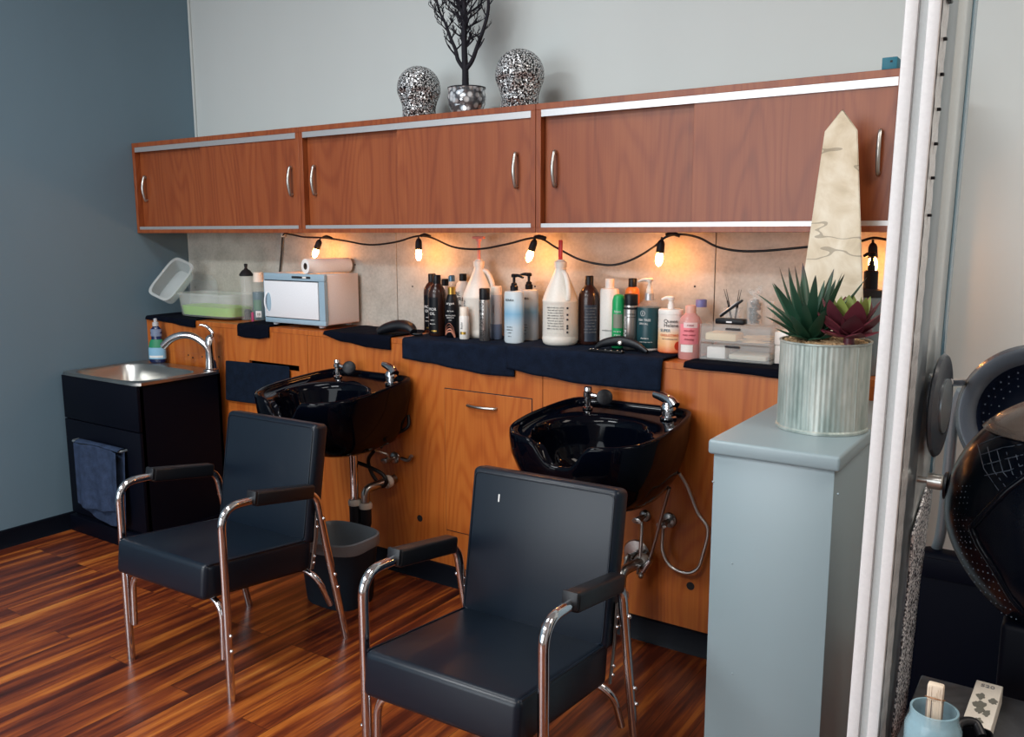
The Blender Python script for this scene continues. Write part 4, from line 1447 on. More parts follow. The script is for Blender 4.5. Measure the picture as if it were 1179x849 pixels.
for i in range(26):   # wooden sticks in the upper drawer
    z0 = DH / 2 + 0.007 + 0.003 * (i % 6)
    x = dx0 + W_ * random.uniform(0.62, 0.82)
    y = DY + 0.012 + 0.0055 * i * 0.8
    a = random.uniform(-0.28, 0.28)
    mb = MB()
    L = random.uniform(0.030, 0.042)
    mb.box((-L, -0.0017, 0), (L, 0.0017, 0.0022), 0.0006, 1)
    o = mb.build('wooden_stick', 'wood_stick', loc=(x, y, ZD + z0))
    o.rotation_euler = (0, 0, a * 0.5)
    tag(o, 'pale wooden waxing stick lying in the upper acrylic drawer', 'stick', 'wooden sticks in the upper drawer')
mb = MB()
mb.box((dx0 + W_ * 0.06, DY + 0.010, ZD + DH / 2 + 0.006), (dx0 + W_ * 0.50, DY + 0.10, ZD + DH / 2 + 0.034), 0.006)
tag(mb.build('cotton_pads', plain('cream_cotton', (236, 214, 176), 0.9, bump=0.6)), 'cream cotton pad stack in the upper acrylic drawer', 'cotton pads')
mb = MB(); mb.box((dx0 + W_ * 0.10, DY + 0.006, ZD + 0.0065), (dx0 + W_ * 0.36, DY + 0.05, ZD + 0.048), 0.003)
tag(mb.build('note_pad', 'paper'), 'white block of paper at the front of the lower acrylic drawer', 'paper')
mb = MB(); mb.box((dx0 + W_ * 0.40, DY + 0.012, ZD + 0.0065), (dx0 + W_ * 0.92, DY + 0.12, ZD + 0.026), 0.006)
tag(mb.build('cotton_strip', plain('pale_cotton', (214, 206, 190), 0.9, bump=0.6)), 'pale folded cotton strip in the lower acrylic drawer', 'cotton')
ztd = ZD + DH + 0.001
# black clipper case
cx_ = xat(842, -0.29, 1.27)
t = thing('clipper_case', 'flat black case with a silver emblem on top of the acrylic drawers', 'case', (cx_, -0.290, ztd))
mb = MB(); mb.box((-0.055, -0.022, 0), (0.055, 0.022, 0.020), 0.005); mb.build('body', 'black', t)
mb = MB(); mb.box((-0.012, -0.0235, 0.006), (0.010, -0.0215, 0.012), 0.0008, 1); mb.build('emblem', 'alu', t)
# leaning clip
o = thing('hair_clip', 'slim black and silver hair clip leaning on the flat black case', 'clip', (cx_ - 0.012, -0.285, ztd + 0.0215))
R = Matrix.Rotation(math.radians(-38), 3, 'Y')
mb = MB(); mb.box((-0.030, -0.006, 0.0), (0.075, 0.006, 0.008), 0.003, 2, R, (-0.03, 0, 0)); mb.build('jaw', 'black', o)
mb = MB(); mb.box((-0.028, -0.007, 0.0085), (0.060, 0.005, 0.012), 0.0012, 1, R, (-0.03, 0, 0)); mb.build('lever', 'alu', o)
# little holder with fine tint brushes
hx_ = xat(844, -0.215, 1.27)
t = thing('brush_cup', 'clear square cup behind the black case holding thin brushes', 'cup', (hx_, -0.215, ztd))
mb = MB()
mb.rings([rrect(0.030, 0.022, 8, 0, 0, 0, 32), rrect(0.032, 0.024, 8, 0.055, 0, 0, 32), rrect(0.0295, 0.0215, 8, 0.055, 0, 0, 32), rrect(0.0275, 0.0195, 8, 0.003, 0, 0, 32)])
mb.build('cup_wall', 'clear_g', t)
for i, (a, b) in enumerate(((-0.035, 0.004), (-0.026, -0.003), (0.012, 0.004), (0.020, -0.002))):
    o = thing('tint_brush', 'thin dark brush standing in the clear cup on the drawers', 'brush', (hx_ + (-0.006 if i < 2 else 0.006) , -0.215 + 0.007 * (i % 2), ztd + 0.004), group='thin brushes in the cup')
    mb = MB(); mb.tube([(0, 0, 0), (a * 0.6, b, 0.075)], 0.0022, 8); mb.build('handle', 'black', o)
    mb = MB(); mb.tube([(a * 0.6, b, 0.075), (a, b, 0.118)], [0.0016, 0.0008], 8); mb.build('tip', 'ink', o)
# tall clear jar with rolled dark plastic inside
jx = xat(868.5, -0.275, 1.27)
t = thing('clear_jar', 'tall clear jar of black hair elastics in a crumpled bag', 'jar', (jx, -0.275, ztd))
mb = MB(); mb.lathe([(0.026, 0), (0.029, 0.003), (0.029, 0.080), (0.024, 0.092), (0.0225, 0.092), (0.0270, 0.078), (0.0265, 0.005), (0.002, 0.003)], seg=26, cap1=False); mb.build('glass', 'clear_g', t)
mb = MB()
random.seed(11)
for i in range(46):
    a = random.uniform(0, 2 * PI); r = random.uniform(0.002, 0.017); z = random.uniform(0.010, 0.088)
    mb.ball((r * math.cos(a), r * math.sin(a), z), random.uniform(0.006, 0.0085), 8)
o = mb.build('hair_elastics', plain('black_elastic', (20, 20, 26), 0.5, vary=0.3), t, smooth=0); o['kind'] = 'stuff'
mb = MB()
for i in range(22):
    a = random.uniform(0, 2 * PI); r = random.uniform(0.0, 0.024); z = random.uniform(0.085, 0.135)
    mb.ball((r * math.cos(a) , r * math.sin(a), z), random.uniform(0.006, 0.012), 6, sx=random.uniform(0.5, 1.3), sy=0.6)
mb.build('plastic_bag', 'clear', t, smooth=0)
# fluted clear tumbler
jx2 = xat(883, -0.235, 1.27)
t = thing('clear_tumbler', 'fluted clear tumbler at the planter end of the acrylic drawers', 'tumbler', (jx2, -0.235, ztd))
mb = MB()
def flute(r, z, amp=0.0012):
    return [Vector(((r + amp * math.cos(16 * 2 * PI * k / 64)) * math.cos(2 * PI * k / 64), (r + amp * math.cos(16 * 2 * PI * k / 64)) * math.sin(2 * PI * k / 64), z)) for k in range(64)]
mb.rings([flute(0.021, 0), flute(0.024, 0.085), flute(0.022, 0.085), flute(0.019, 0.004)])
mb.build('glass', 'clear_g', t)

# ------------------------------------------------------------------ towel warmer and paper roll
wy0, wy1 = -0.372, -0.130
wx0, wx1 = xat(306, wy0, 1.14), xat(374.5, wy0, 1.14)
wb = ZT + 0.026
wh = 0.250
t = thing('towel_warmer', 'white towel warmer cabinet with grey-blue front frame on the ledge', 'towel warmer', (wx0, wy0, ZT + 0.0085))
W_, D_ = wx1 - wx0, wy1 - wy0
mb = MB(); mb.box((0.0, 0.022, 0.014), (W_, D_, 0.014 + wh), 0.006, 3); mb.build('housing', 'warm_side', t)
mb = MB()
fz0, fz1 = 0.012, 0.016 + wh
mb.box((-0.003, 0, fz1 - 0.036), (W_ + 0.003, 0.0215, fz1), 0.004, 2)
mb.box((-0.003, 0, fz0), (W_ + 0.003, 0.0215, fz0 + 0.026), 0.004, 2)
mb.box((W_ - 0.036, 0, fz0 + 0.026), (W_ + 0.003, 0.0215, fz1 - 0.036))
mb.box((-0.003, 0, fz0 + 0.026), (0.004, 0.0215, fz1 - 0.036))
mb.build('front_frame', 'warm_frame', t)
mb = MB(); mb.box((0.005, -0.006, fz0 + 0.029), (W_ - 0.039, 0.018, fz1 - 0.040), 0.004, 2); d = mb.build('door', 'warm_door', t)
mb = MB(); mb.box((0.0045, 0.001, fz0 + 0.0265), (W_ - 0.0365, 0.0195, fz1 - 0.0365)); mb.build('door_gasket', 'ink', t)
mb = MB()
gz = fz0 + 0.105
mb.lathe([(0.048, 0), (0.048, 0.002), (0.040, 0.003)], (0.038, -0.0055, gz), 28, sx=0.36, sy=1.0, rot=Matrix.Rotation(PI / 2, 3, 'X'))
mb.build('finger_pull', 'warm_frame', d)
mb = MB(); mb.tube(spline([(0.030, -0.006, gz - 0.05), (0.024, -0.015, gz - 0.03), (0.021, -0.018, gz), (0.024, -0.015, gz + 0.03), (0.030, -0.006, gz + 0.05)], 5), 0.0045, 10); mb.build('handle', 'warm_door', d)
mb = MB(); mb.box((W_ * 0.48, -0.0015, fz1 - 0.024), (W_ * 0.79, 0.002, fz1 - 0.012), 0.003, 1); mb.build('switch_panel', 'ink', t)
mb = MB(); mb.box((W_ * 0.66, -0.003, fz1 - 0.0225), (W_ * 0.72, 0.0, fz1 - 0.0135), 0.001, 1); mb.build('switch', 'white_pl', t)
for x in (0.05, W_ - 0.05):
    for y in (0.03, D_ - 0.03):
        mb = MB(); mb.lathe([(0.016, 0.0), (0.018, 0.013)], (x, y, 0.0), 16); mb.build('foot', 'grey_can', t)
rr = 0.037
zr = ZT + 0.0085 + 0.014 + wh + rr + 0.003
ra = Vector((xat(351.5, -0.372, 1.43), -0.372, zr)); rb = Vector((xat(401, -0.125, 1.43), -0.125, zr))
L = (rb - ra).length
t = thing('paper_towel_roll', 'white paper towel roll lying on top of the towel warmer', 'paper roll', ra, math.atan2(rb.y - ra.y, rb.x - ra.x))
RY = Matrix.Rotation(PI / 2, 3, 'Y')
def rollrings(prof, n): return [[RY @ Vector((r * math.cos(2 * PI * k / n), r * math.sin(2 * PI * k / n), z)) for k in range(n)] for r, z in prof]
mb = MB(); mb.rings(rollrings(((0.017, 0.004), (0.017, 0.0), (rr, 0.0), (rr, L), (0.017, L), (0.017, L - 0.004)), 36), False, False)
mb.build('paper', 'paper', t)
mb = MB(); mb.rings(rollrings(((0.0168, 0.0), (0.0168, L), (0.0145, L), (0.0145, 0.0)), 28), False, False)
mb.build('cardboard_core', plain('brown_card', (74, 62, 54), 0.9), t)

# ------------------------------------------------------------------ plastic bin, empty bin, lid, dispensers
bx0, bx1 = xat(206, -0.345, 1.15), xat(266, -0.345, 1.15)
t = thing('plastic_bin', 'clear plastic bin with lime green contents on the ledge', 'bin', ((bx0 + bx1) / 2, -0.26, ZT + 0.012), group='clear plastic bins')
hw = (bx1 - bx0) / 2
mb = MB()
mb.rings([rrect(hw - 0.012, 0.088, 6, 0, 0, 0, 56), rrect(hw - 0.004, 0.094, 6, 0.008, 0, 0, 56), rrect(hw + 0.008, 0.104, 6, 0.118, 0, 0, 56), rrect(hw + 0.018, 0.113, 6, 0.120, 0, 0, 56), rrect(hw + 0.018, 0.113, 6, 0.132, 0, 0, 56), rrect(hw + 0.007, 0.103, 6, 0.130, 0, 0, 56), rrect(hw - 0.007, 0.091, 6, 0.009, 0, 0, 56)], True, True)
mb.build('tub', 'frost', t)
mb = MB()
mb.rings([rrect(hw - 0.012, 0.085, 6, 0.010, 0, 0, 56), rrect(hw - 0.005, 0.092, 6, 0.058, 0, 0, 56), rrect(hw - 0.03, 0.07, 6, 0.062, 0, 0, 56)])
o = mb.build('lime_contents', 'lime'); o.location = t.location
tag(o, 'lime green packs filling the clear plastic bin', 'packs')
o['kind'] = 'stuff'
# empty bin tipped against the slate wall
ce = at(197, 321, 'x', 0.150)
n_ = Vector((0.51, -0.67, 0.58)).normalized()
d1 = Vector((0.08, 0.68, 0.74)); d1 = (d1 - n_ * d1.dot(n_)).normalized()
d2 = n_.cross(d1)
tb = thing('plastic_bin', 'empty clear bin tipped up against the slate wall', 'bin', ce, group='clear plastic bins')
tb.rotation_euler = Matrix((d1, d2, n_)).transposed().to_euler()
mb = MB()
mb.rings([rrect(0.100, 0.050, 5, -0.100, 0, 0, 56), rrect(0.110, 0.056, 5, -0.094, 0, 0, 56), rrect(0.126, 0.066, 5, -0.010, 0, 0, 56), rrect(0.138, 0.076, 5, -0.008, 0, 0, 56), rrect(0.138, 0.076, 5, 0.0, 0, 0, 56), rrect(0.123, 0.064, 5, -0.002, 0, 0, 56), rrect(0.106, 0.053, 5, -0.090, 0, 0, 56)], True, True)
mb.build('tub', 'frost2', tb)
# lid standing on edge
lx0, lx1 = xat(216, -0.118, 1.3), xat(250, -0.118, 1.3)
t = thing('bin_lid', 'frosted arched lid leaning on the splash board behind the bin', 'lid', ((lx0 + lx1) / 2, -0.135, ZT + 0.001))
t.rotation_euler = (math.radians(-7), 0, 0)
mb = MB()
hw = (lx1 - lx0) / 2
def arch(e, y):
    out = []
    for k in range(25):
        a = PI * k / 24
        out.append(Vector((-(hw - e) * abs(math.cos(a)) ** 0.6 * (1 if a < PI / 2 else -1), y, 0.15 + (0.085 - e) * math.sin(a))))
    return [Vector((-(hw - e), y, e))] + out + [Vector((hw - e, y, e))]
mb.rings([arch(0.0, 0.0), arch(0.0, 0.010), arch(0.012, 0.012), arch(0.014, 0.004)], True, True)
mb.build('panel', 'frost', t)
# comb jar with black top
t = stand('comb_jar', 'tall clear comb jar with a black knobbed lid', 'jar', 285, -0.240, ZT + 0.001, group=None)
body(t, [(0.030, 0), (0.034, 0.004), (0.034, 0.245), (0.032, 0.245), (0.032, 0.006), (0.002, 0.005)], 'clear', 'glass', 28)
body(t, [(0.036, 0.243), (0.037, 0.252), (0.022, 0.272), (0.010, 0.280), (0.007, 0.288), (0.009, 0.294), (0.010, 0.306), (0.006, 0.309)], 'ink', 'lid', 28)
mb = MB(); mb.lathe([(0.018, 0.007), (0.020, 0.05), (0.012, 0.06)], seg=16); mb.build('comb_holder', 'ink', t)
t2 = stand('pink_comb', 'short pink comb end showing beside the comb jar', 'comb', 290.5, -0.312, ZT + 0.001, group=None)
mb = MB(); mb.box((-0.006, -0.004, 0), (0.006, 0.004, 0.056), 0.002); mb.build('spine', plain('pink_comb_plastic', (186, 72, 110), 0.4), t2)
mb = MB()
for i in range(8): mb.box((-0.013, -0.002, 0.006 + 0.006 * i), (-0.0062, 0.002, 0.009 + 0.006 * i))
mb.build('teeth', plain('pink_comb_teeth', (186, 72, 110), 0.4), t2)
# dispenser of blue-grey liquid
t = stand('liquid_bottle', 'bottle of blue-grey disinfectant with a white top beside the warmer', 'bottle', 299, -0.235, ZT + 0.0085, group=None)
body(t, [(0.034, 0), (0.0365, 0.004), (0.0365, 0.150), (0.034, 0.152)], 'slate_liq', seg=32)
body(t, [(0.0355, 0.151), (0.034, 0.205), (0.026, 0.215)], 'clear', 'upper_body', 32)
body(t, [(0.030, 0.206), (0.027, 0.255), (0.024, 0.258)], 'warm_white', 'cap', 26)
band(t, 0.0365, 0.016, 0.050, A0 - 0.1, A0 + 0.75, 'paper')
wrap_text(t, [('10', 0.018, 0.026, 0.33)], 0.0372, 'ink', A0)
band(t, 0.0365, 0.055, 0.110, A0 - 0.5, A0 + 0.8, plain('dim_green_label', (108, 136, 120), 0.5), 'green_label')

# padded neck rest on the ledge
t = thing('neck_rest', 'black padded curved neck rest on the ledge before the brown bottles', 'neck rest', (xat(458, -0.375, 1.13), -0.375, ZT + 0.0085))
mb = MB()
pts = spline([(-0.105, -0.016, 0.012), (-0.065, 0.0, 0.030), (0.0, 0.012, 0.044), (0.060, 0.010, 0.040), (0.098, -0.002, 0.022)], 6)
n_ = len(pts) - 1
mb.tube(pts, [0.010 + 0.017 * math.sin(PI * (0.12 + 0.8 * i / n_)) for i in range(len(pts))], 14, flat=1.3)
for v in mb.bm.verts: v.co.z = max(v.co.z, 0.001)
mb.build('cushion', 'pad', t)
mb = MB()
mb.tube(spline([(0.085, 0.0, 0.012), (0.115, 0.010, 0.010), (0.130, 0.022, 0.012)], 5), 0.007, 10)
mb.build('clip', 'black', t)

# black comb clips on the navy towel
t = thing('comb_clip', 'black arched clip with a round silver stud on the navy towel', 'clip', (xat(712, -0.360, 1.13), -0.360, ZT + 0.0165))
mb = MB()
pts = spline([(-0.105, 0.010, 0.006), (-0.07, 0.016, 0.026), (0.0, 0.020, 0.038), (0.07, 0.012, 0.028), (0.125, -0.004, 0.006)], 6)
n_ = len(pts) - 1
mb.tube(pts, [0.006 + 0.014 * math.sin(PI * (0.05 + 0.9 * i / n_)) for i in range(len(pts))], 14, flat=0.8)
for v in mb.bm.verts: v.co.z = max(v.co.z, 0.0008)
mb.build('arched_body', 'pad', t)
mb = MB(); mb.lathe([(0.010, 0), (0.010, 0.003), (0.006, 0.005), (0.005, 0.002)], (0.005, 0.0005, 0.034), 18, rot=Matrix.Rotation(math.radians(70), 3, 'X')); mb.build('stud', 'steel', t)
t = thing('comb_plate', 'flat black plate with silver rivets below the arched clip', 'comb', (xat(705, -0.392, 1.13), -0.394, ZT + 0.0165))
mb = MB()
mb.box((-0.100, -0.016, 0.0005), (0.050, 0.012, 0.006), 0.002, 2)
for i in range(18): mb.box((-0.098 + 0.0085 * i, -0.0185, 0.0005), (-0.094 + 0.0085 * i, -0.016, 0.0045))
mb.build('plate', 'black', t)
mb = MB()
for x, y in ((-0.085, 0.004), (-0.062, -0.006), (-0.030, 0.0), (0.0, -0.008), (0.020, 0.005), (0.040, 0.004), (-0.09, -0.010)): mb.ball((x, y, 0.0065), 0.0038, 8, sz=0.6)
mb.build('rivet', 'steel', t)
# ------------------------------------------------------------------ things on top of the wall cabinets
ZTOPC = ZTOP + 0.001


def sequin_head(label, px, y, rz, s=1.0):
    t = thing('mannequin_head', label, 'mannequin head', (xat(px, y, 2.2), y, ZTOPC), rz, group='silver mannequin heads')
    mb = MB()
    NU, NV = 56, 44
    rings = []
    for j in range(NV + 1):
        v = j / NV
        # profile from neck to crown
        z = 0.252 * v
        ring = []
        for i in range(NU):
            a = 2 * PI * i / NU
            ca, sa = math.cos(a), math.sin(a)
            # front is -y
            cranium = math.sqrt(max(0.0, 1 - ((z - 0.155) / 0.0985) ** 2)) if z > 0.155 else math.sqrt(max(0.0, 1 - ((0.155 - z) / 0.165) ** 2))
            front = max(0.0, -sa)
            rx, ry = 0.100 * cranium, 0.108 * cranium
            if z < 0.13:   # jaw and neck
                k = (0.13 - z) / 0.13
                neck = 0.077 + 0.010 * max(0, (k - 0.7)) * 3
                f = min(1.0, k * 1.8)
                rx = rx * (1 - f) + neck * f
                ry = ry * (1 - f) + (neck + 0.030 * front * max(0, 1 - abs(z - 0.055) / 0.05)) * f
            x, yy = rx * ca, ry * sa
            # face relief
            if sa < 0:
                fx = x / 0.100
                nose = 0.026 * math.exp(-((z - 0.105) / 0.020) ** 2) * math.exp(-(fx / 0.17) ** 2)
                brow = 0.006 * math.exp(-((z - 0.142) / 0.010) ** 2)
                eye = -0.020 * math.exp(-((z - 0.126) / 0.012) ** 2) * (math.exp(-((fx - 0.40) / 0.20) ** 2) + math.exp(-((fx + 0.40) / 0.20) ** 2))
                lips = 0.008 * math.exp(-((z - 0.078) / 0.009) ** 2) * math.exp(-(fx / 0.26) ** 2)
                under = -0.010 * math.exp(-((z - 0.063) / 0.008) ** 2) * math.exp(-(fx / 0.4) ** 2)
                chin = 0.008 * math.exp(-((z - 0.045) / 0.012) ** 2) * math.exp(-(fx / 0.35) ** 2)
                yy -= (nose + brow + eye + lips + under + chin) * min(1.0, -sa * 1.5)
            ring.append(Vector((x * s, yy * s, z * s)))
        rings.append(ring)
    mb.rings(rings)
    mb.build('head_form', 'sequin', t, smooth=180)
    return t


sequin_head('silver sequin mannequin head on the wall cabinet nearer the slate wall', 482.5, -0.235, 0.32, 0.97)
sequin_head('silver sequin mannequin head on the wall cabinet beyond the black tree', 598.5, -0.235, 0.32, 1.02)

px0 = xat(537.5, -0.235, 2.15)
t = thing('decorative_tree', 'black coral branch tree in a silver mosaic pot between two heads', 'ornament', (px0, -0.235, ZTOPC))
mb = MB()
mb.lathe([(0.050, 0), (0.062, 0.008), (0.070, 0.030), (0.080, 0.055), (0.084, 0.085), (0.080, 0.115), (0.084, 0.122), (0.080, 0.126), (0.074, 0.118), (0.070, 0.100)], seg=40, cap1=False)
mb.build('pot', 'pot', t)
mb = MB(); mb.lathe([(0.073, 0.098), (0.072, 0.118), (0.082, 0.1205), (0.084, 0.1275), (0.060, 0.128), (0.03, 0.126)], seg=40); mb.build('pot_fill', 'tree', t)
mb = MB()
random.seed(21)


def twig(p, d, L, r, depth):
    pts, rs = [p], [r]
    q, dd = p.copy(), d.copy()
    n_ = 5
    for i in range(n_):
        dd = (dd + Vector((random.uniform(-.22, .22), random.uniform(-.14, .14), random.uniform(-.05, .16)))).normalized()
        q = q + dd * (L / n_)
        pts.append(q.copy()); rs.append(r * (1 - 0.55 * (i + 1) / n_))
    mb.tube(pts, rs, 6)
    if depth > 0:
        for i in range(1, n_ + 1):
            if random.random() < 0.85:
                s_ = random.choice((-1, 1))
                nd = (dd + Vector((s_ * random.uniform(.5, 1.1), random.uniform(-.5, .5), random.uniform(0.0, .6)))).normalized()
                twig(pts[i], nd, L * random.uniform(.36, .58), max(0.0016, rs[i] * 0.66), depth - 1)


def limb(ctrl, r0, r1, side=0.9, depth=1, every=3, L=0.09, start=6):
    pts = spline([Vector(c) for c in ctrl], 5)
    n_ = len(pts) - 1
    rs = [r0 + (r1 - r0) * i / n_ for i in range(n_ + 1)]
    mb.tube(pts, rs, 8)
    for i in range(start, n_ + 1, every):
        s_ = 1 if (i // every) % 2 else -1
        nd = Vector((s_ * random.uniform(.5, 1.0) * side, random.uniform(-.6, .6), random.uniform(.3, .9))).normalized()
        twig(pts[i], nd, L * random.uniform(.6, 1.1), max(0.003, rs[i] * 0.5), depth)


sc_ = 0.0043
def T(x, y, dy=0.0): return ((x - 537.5) * sc_, dy, (103 - y) * sc_ + 0.124)
limb([T(536, 106), T(536, 85), T(535, 60), T(536, 35), T(535, 10), T(534, -30), T(535, -70)], 0.016, 0.006, 0.8, 2, 1, 0.105, 9)
for y0_, L0 in ((62, 0.07), (57, 0.09), (50, 0.10), (43, 0.10), (37, 0.10), (31, 0.11), (25, 0.11), (18, 0.11), (12, 0.11), (5, 0.11)):
    for s_ in (-1, 1):
        twig(Vector(T(535.5, y0_ + 2 * s_)), Vector((s_ * random.uniform(.7, 1.0), random.uniform(-.5, .5), random.uniform(.35, .8))).normalized(), L0 * random.uniform(.8, 1.1), 0.0048, 2)
limb([T(535, 84), T(527, 74), T(524, 64), T(517, 50), T(511, 36), T(504, 24), T(500, 8), T(499, -20)], 0.010, 0.0035, 0.9, 2, 2, 0.075, 10)
limb([T(537, 84), T(545, 76), T(552, 62), T(560, 46), T(565, 30), T(565, 12), T(567, -6), T(566, -30)], 0.0105, 0.0045, 0.7, 1, 3, 0.045)
limb([T(533, 30), T(527, 18), T(522, 8), T(518, -4), T(516, -20)], 0.009, 0.004, 0.8, 2, 2, 0.06, 3)
limb([T(526, 71), T(519, 64), T(514, 58), T(511, 52)], 0.005, 0.002, 0.5, 0, 9, 0.03)
limb([T(550, 68), T(556, 62), T(560, 57)], 0.005, 0.002, 0.5, 0, 9, 0.03)
mb.build('branches', 'tree', t, smooth=60)

bx_ = xat(1026, -0.40, 2.11)
t = thing('teal_box', 'small teal box at the end of the wall cabinets by the white frame', 'box', (bx_, -0.40, ZTOPC))
mb = MB(); mb.box((-0.022, -0.025, 0), (0.022, 0.075, 0.036), 0.002); mb.build('carton', 'teal_box', t)
mb = MB(); mb.box((0.002, -0.0262, 0.020), (0.009, -0.0252, 0.026)); mb.build('label_mark', 'ink', t)

# ------------------------------------------------------------------ grey pedestal with planter and obelisk
PX0, PX1, PY0, PZ = 3.718, 4.058, -1.221, 1.05
t = thing('pedestal', 'blue-grey painted half wall pedestal with capped top', 'pedestal', (PX0, PY0, 0))
W_, D_ = PX1 - PX0, (YP - 0.003) - PY0
mb = MB(); mb.box((0, 0, PZ - 0.040), (W_, D_, PZ), 0.008, 3); mb.build('cap', 'pedestal', t)
mb = MB(); mb.box((0.012, 0.014, 0.001), (W_ - 0.014, D_, PZ - 0.041), 0.003, 2); mb.build('post', 'pedestal', t)
mb = MB()
for px, py in ((821, 555), (965, 569), (843, 649), (843, 776)):
    p = at(px, py, 'y', PY0 + 0.014)
    mb.ball((p.x - PX0, 0.0135, p.z), 0.003, 8, sy=0.5)
mb.build('paint_drip', 'pedestal', t)

pl = Vector((3.930, -0.905, PZ + 0.001))
t = thing('planter', 'round ribbed galvanised planter filled with tan gravel on the pedestal', 'planter', pl)
PR, PH = 0.120, 0.248
mb = MB()
def rib(r, z, amp=0.0010):
    n_ = 216
    return [Vector(((r + amp * math.cos(2 * PI * k / n_ * 54)) * math.cos(2 * PI * k / n_), (r + amp * math.cos(2 * PI * k / n_ * 54)) * math.sin(2 * PI * k / n_), z)) for k in range(n_)]
mb.rings([rib(PR + 0.004, 0, 0), rib(PR + 0.004, 0.006, 0), rib(PR, 0.010), rib(PR, PH - 0.006), rib(PR + 0.003, PH - 0.004, 0), rib(PR + 0.003, PH, 0), rib(PR - 0.003, PH, 0), rib(PR - 0.003, PH - 0.05, 0)], True, False)
mb.build('bucket', 'galv', t)
mb = MB(); mb.tube([(PR * 0.985 * math.cos(a) * 1.012, PR * 1.012 * 0.985 * math.sin(a), z) for a, z in ((-0.55, 0.012), (-0.55, PH - 0.008))], 0.003, 8); mb.build('seam', 'galv', t)
# loose pebbles
mb = MB()
mb.lathe([(PR - 0.0045, PH - 0.045), (PR - 0.0045, PH - 0.008), (PR * 0.5, PH + 0.001), (0.004, PH + 0.002)], seg=40)
random.seed(3)
for i in range(420):
    a = random.uniform(0, 2 * PI); r = (PR - 0.010) * math.sqrt(random.random())
    mb.ball((r * math.cos(a), r * math.sin(a), PH + 0.002 - 0.007 * r / PR), random.uniform(0.003, 0.006), 6, sx=random.uniform(.7, 1.3), sz=0.7)
o = mb.build('gravel', 'gravel'); o.location = pl
tag(o, 'tan gravel heaped in the galvanised planter', 'gravel'); o['kind'] = 'stuff'


def leaf_blade(mb, base, az, el0, el1, L, w, thick=0.18, n=9, curl=0.0, tip=0.9):
    """a pointed succulent leaf bending from elevation el0 to el1"""
    p = Vector(base)
    rings = []
    for i in range(n + 1):
        f = i / n
        el = el0 + (el1 - el0) * f
        d = Vector((math.cos(az) * math.cos(el), math.sin(az) * math.cos(el), math.sin(el)))
        side = Vector((-math.sin(az), math.cos(az), 0))
        nr = side.cross(d)
        ww = w * (math.sin(PI * min(1.0, (0.25 + 0.75 * f) ** tip)) ** 0.8 if f < 1 else 0) + 0.0006
        ring = []
        for k in range(8):
            a = 2 * PI * k / 8
            x = math.cos(a) * ww
            y = math.sin(a) * ww * thick - 0.35 * ww * (math.cos(a) ** 2) * -1 * 0.6
            ring.append(p + side * x + nr * y)
        rings.append(ring)
        p = p + d * (L / n)
    mb.rings(rings)


# agave
ag = pl + Vector((-0.040, -0.020, PH - 0.002))
t = thing('agave_plant', 'spiky green agave in the galvanised planter', 'plant', ag)
random.seed(14)
k = 0
for ring_n, el0, el1, L, w in ((7, 0.25, 0.40, 0.095, 0.016), (9, 0.70, 0.55, 0.165, 0.0165), (9, 0.95, 0.85, 0.200, 0.0160), (8, 1.2, 1.1, 0.212, 0.0150), (5, 1.42, 1.45, 0.19, 0.013)):
    for i in range(ring_n):
        az = 2 * PI * (i + 0.5 * (k % 2)) / ring_n + random.uniform(-.15, .15)
        mb = MB()
        leaf_blade(mb, (0.012 * math.cos(az), 0.012 * math.sin(az), 0.002), az, el0 + random.uniform(-.1, .1), el1 + random.uniform(-.35, .2), L * random.uniform(.85, 1.12), w, 0.22)
        o = mb.build('leaf', 'leaf', t, 60)
    k += 1
# burgundy rosette
ec = pl + Vector((0.072, -0.046, PH + 0.014))
t = thing('rosette_succulent', 'burgundy rosette succulent with a green heart in the planter', 'plant', ec)
mb = MB(); mb.lathe([(0.016, -0.024), (0.012, 0.02)], seg=12); mb.build('stem', 'leaf2', t)
k = 0
for ring_n, el0, el1, L, w, mm in ((6, 0.15, 0.35, 0.072, 0.026, 'leaf2'), (7, 0.55, 0.75, 0.098, 0.030, 'leaf2'), (6, 0.85, 1.05, 0.110, 0.030, 'leaf2'), (5, 1.05, 1.25, 0.098, 0.024, 'leaf3'), (4, 1.3, 1.5, 0.085, 0.016, 'leaf3')):
    for i in range(ring_n):
        az = 2 * PI * (i + 0.5 * (k % 2)) / ring_n + random.uniform(-.12, .12)
        mb = MB()
        leaf_blade(mb, (0.010 * math.cos(az), 0.010 * math.sin(az), 0.006 + 0.006 * k), az, el0, el1, L, w, 0.16, tip=1.15)
        o = mb.build('leaf', mm, t, 60)
    k += 1

# obelisk
oy = -0.562
ot = at(970, 127, 'y', oy)
t = thing('obelisk', 'tall cream onyx marble obelisk on the pedestal behind the planter', 'obelisk', (ot.x, oy, PZ + 0.001), 0.22)
zt_ = ot.z - PZ
mb = MB()
def sq(h, z, hy=None): return [Vector((-h, -(hy or h), z)), Vector((h, -(hy or h), z)), Vector((h, (hy or h), z)), Vector((-h, (hy or h), z))]
zs = zt_ - 0.066
mb.rings([sq(0.118, 0), sq(0.120, 0.004), sq(0.046, zs), sq(0.0022, zt_)])
es = [e for e in mb.bm.edges if abs((e.verts[0].co - e.verts[1].co).z) > 0.02]
bmesh.ops.bevel(mb.bm, geom=es, offset=0.003, segments=2, affect='EDGES')
mb.build('shaft', 'marble', t, 30)

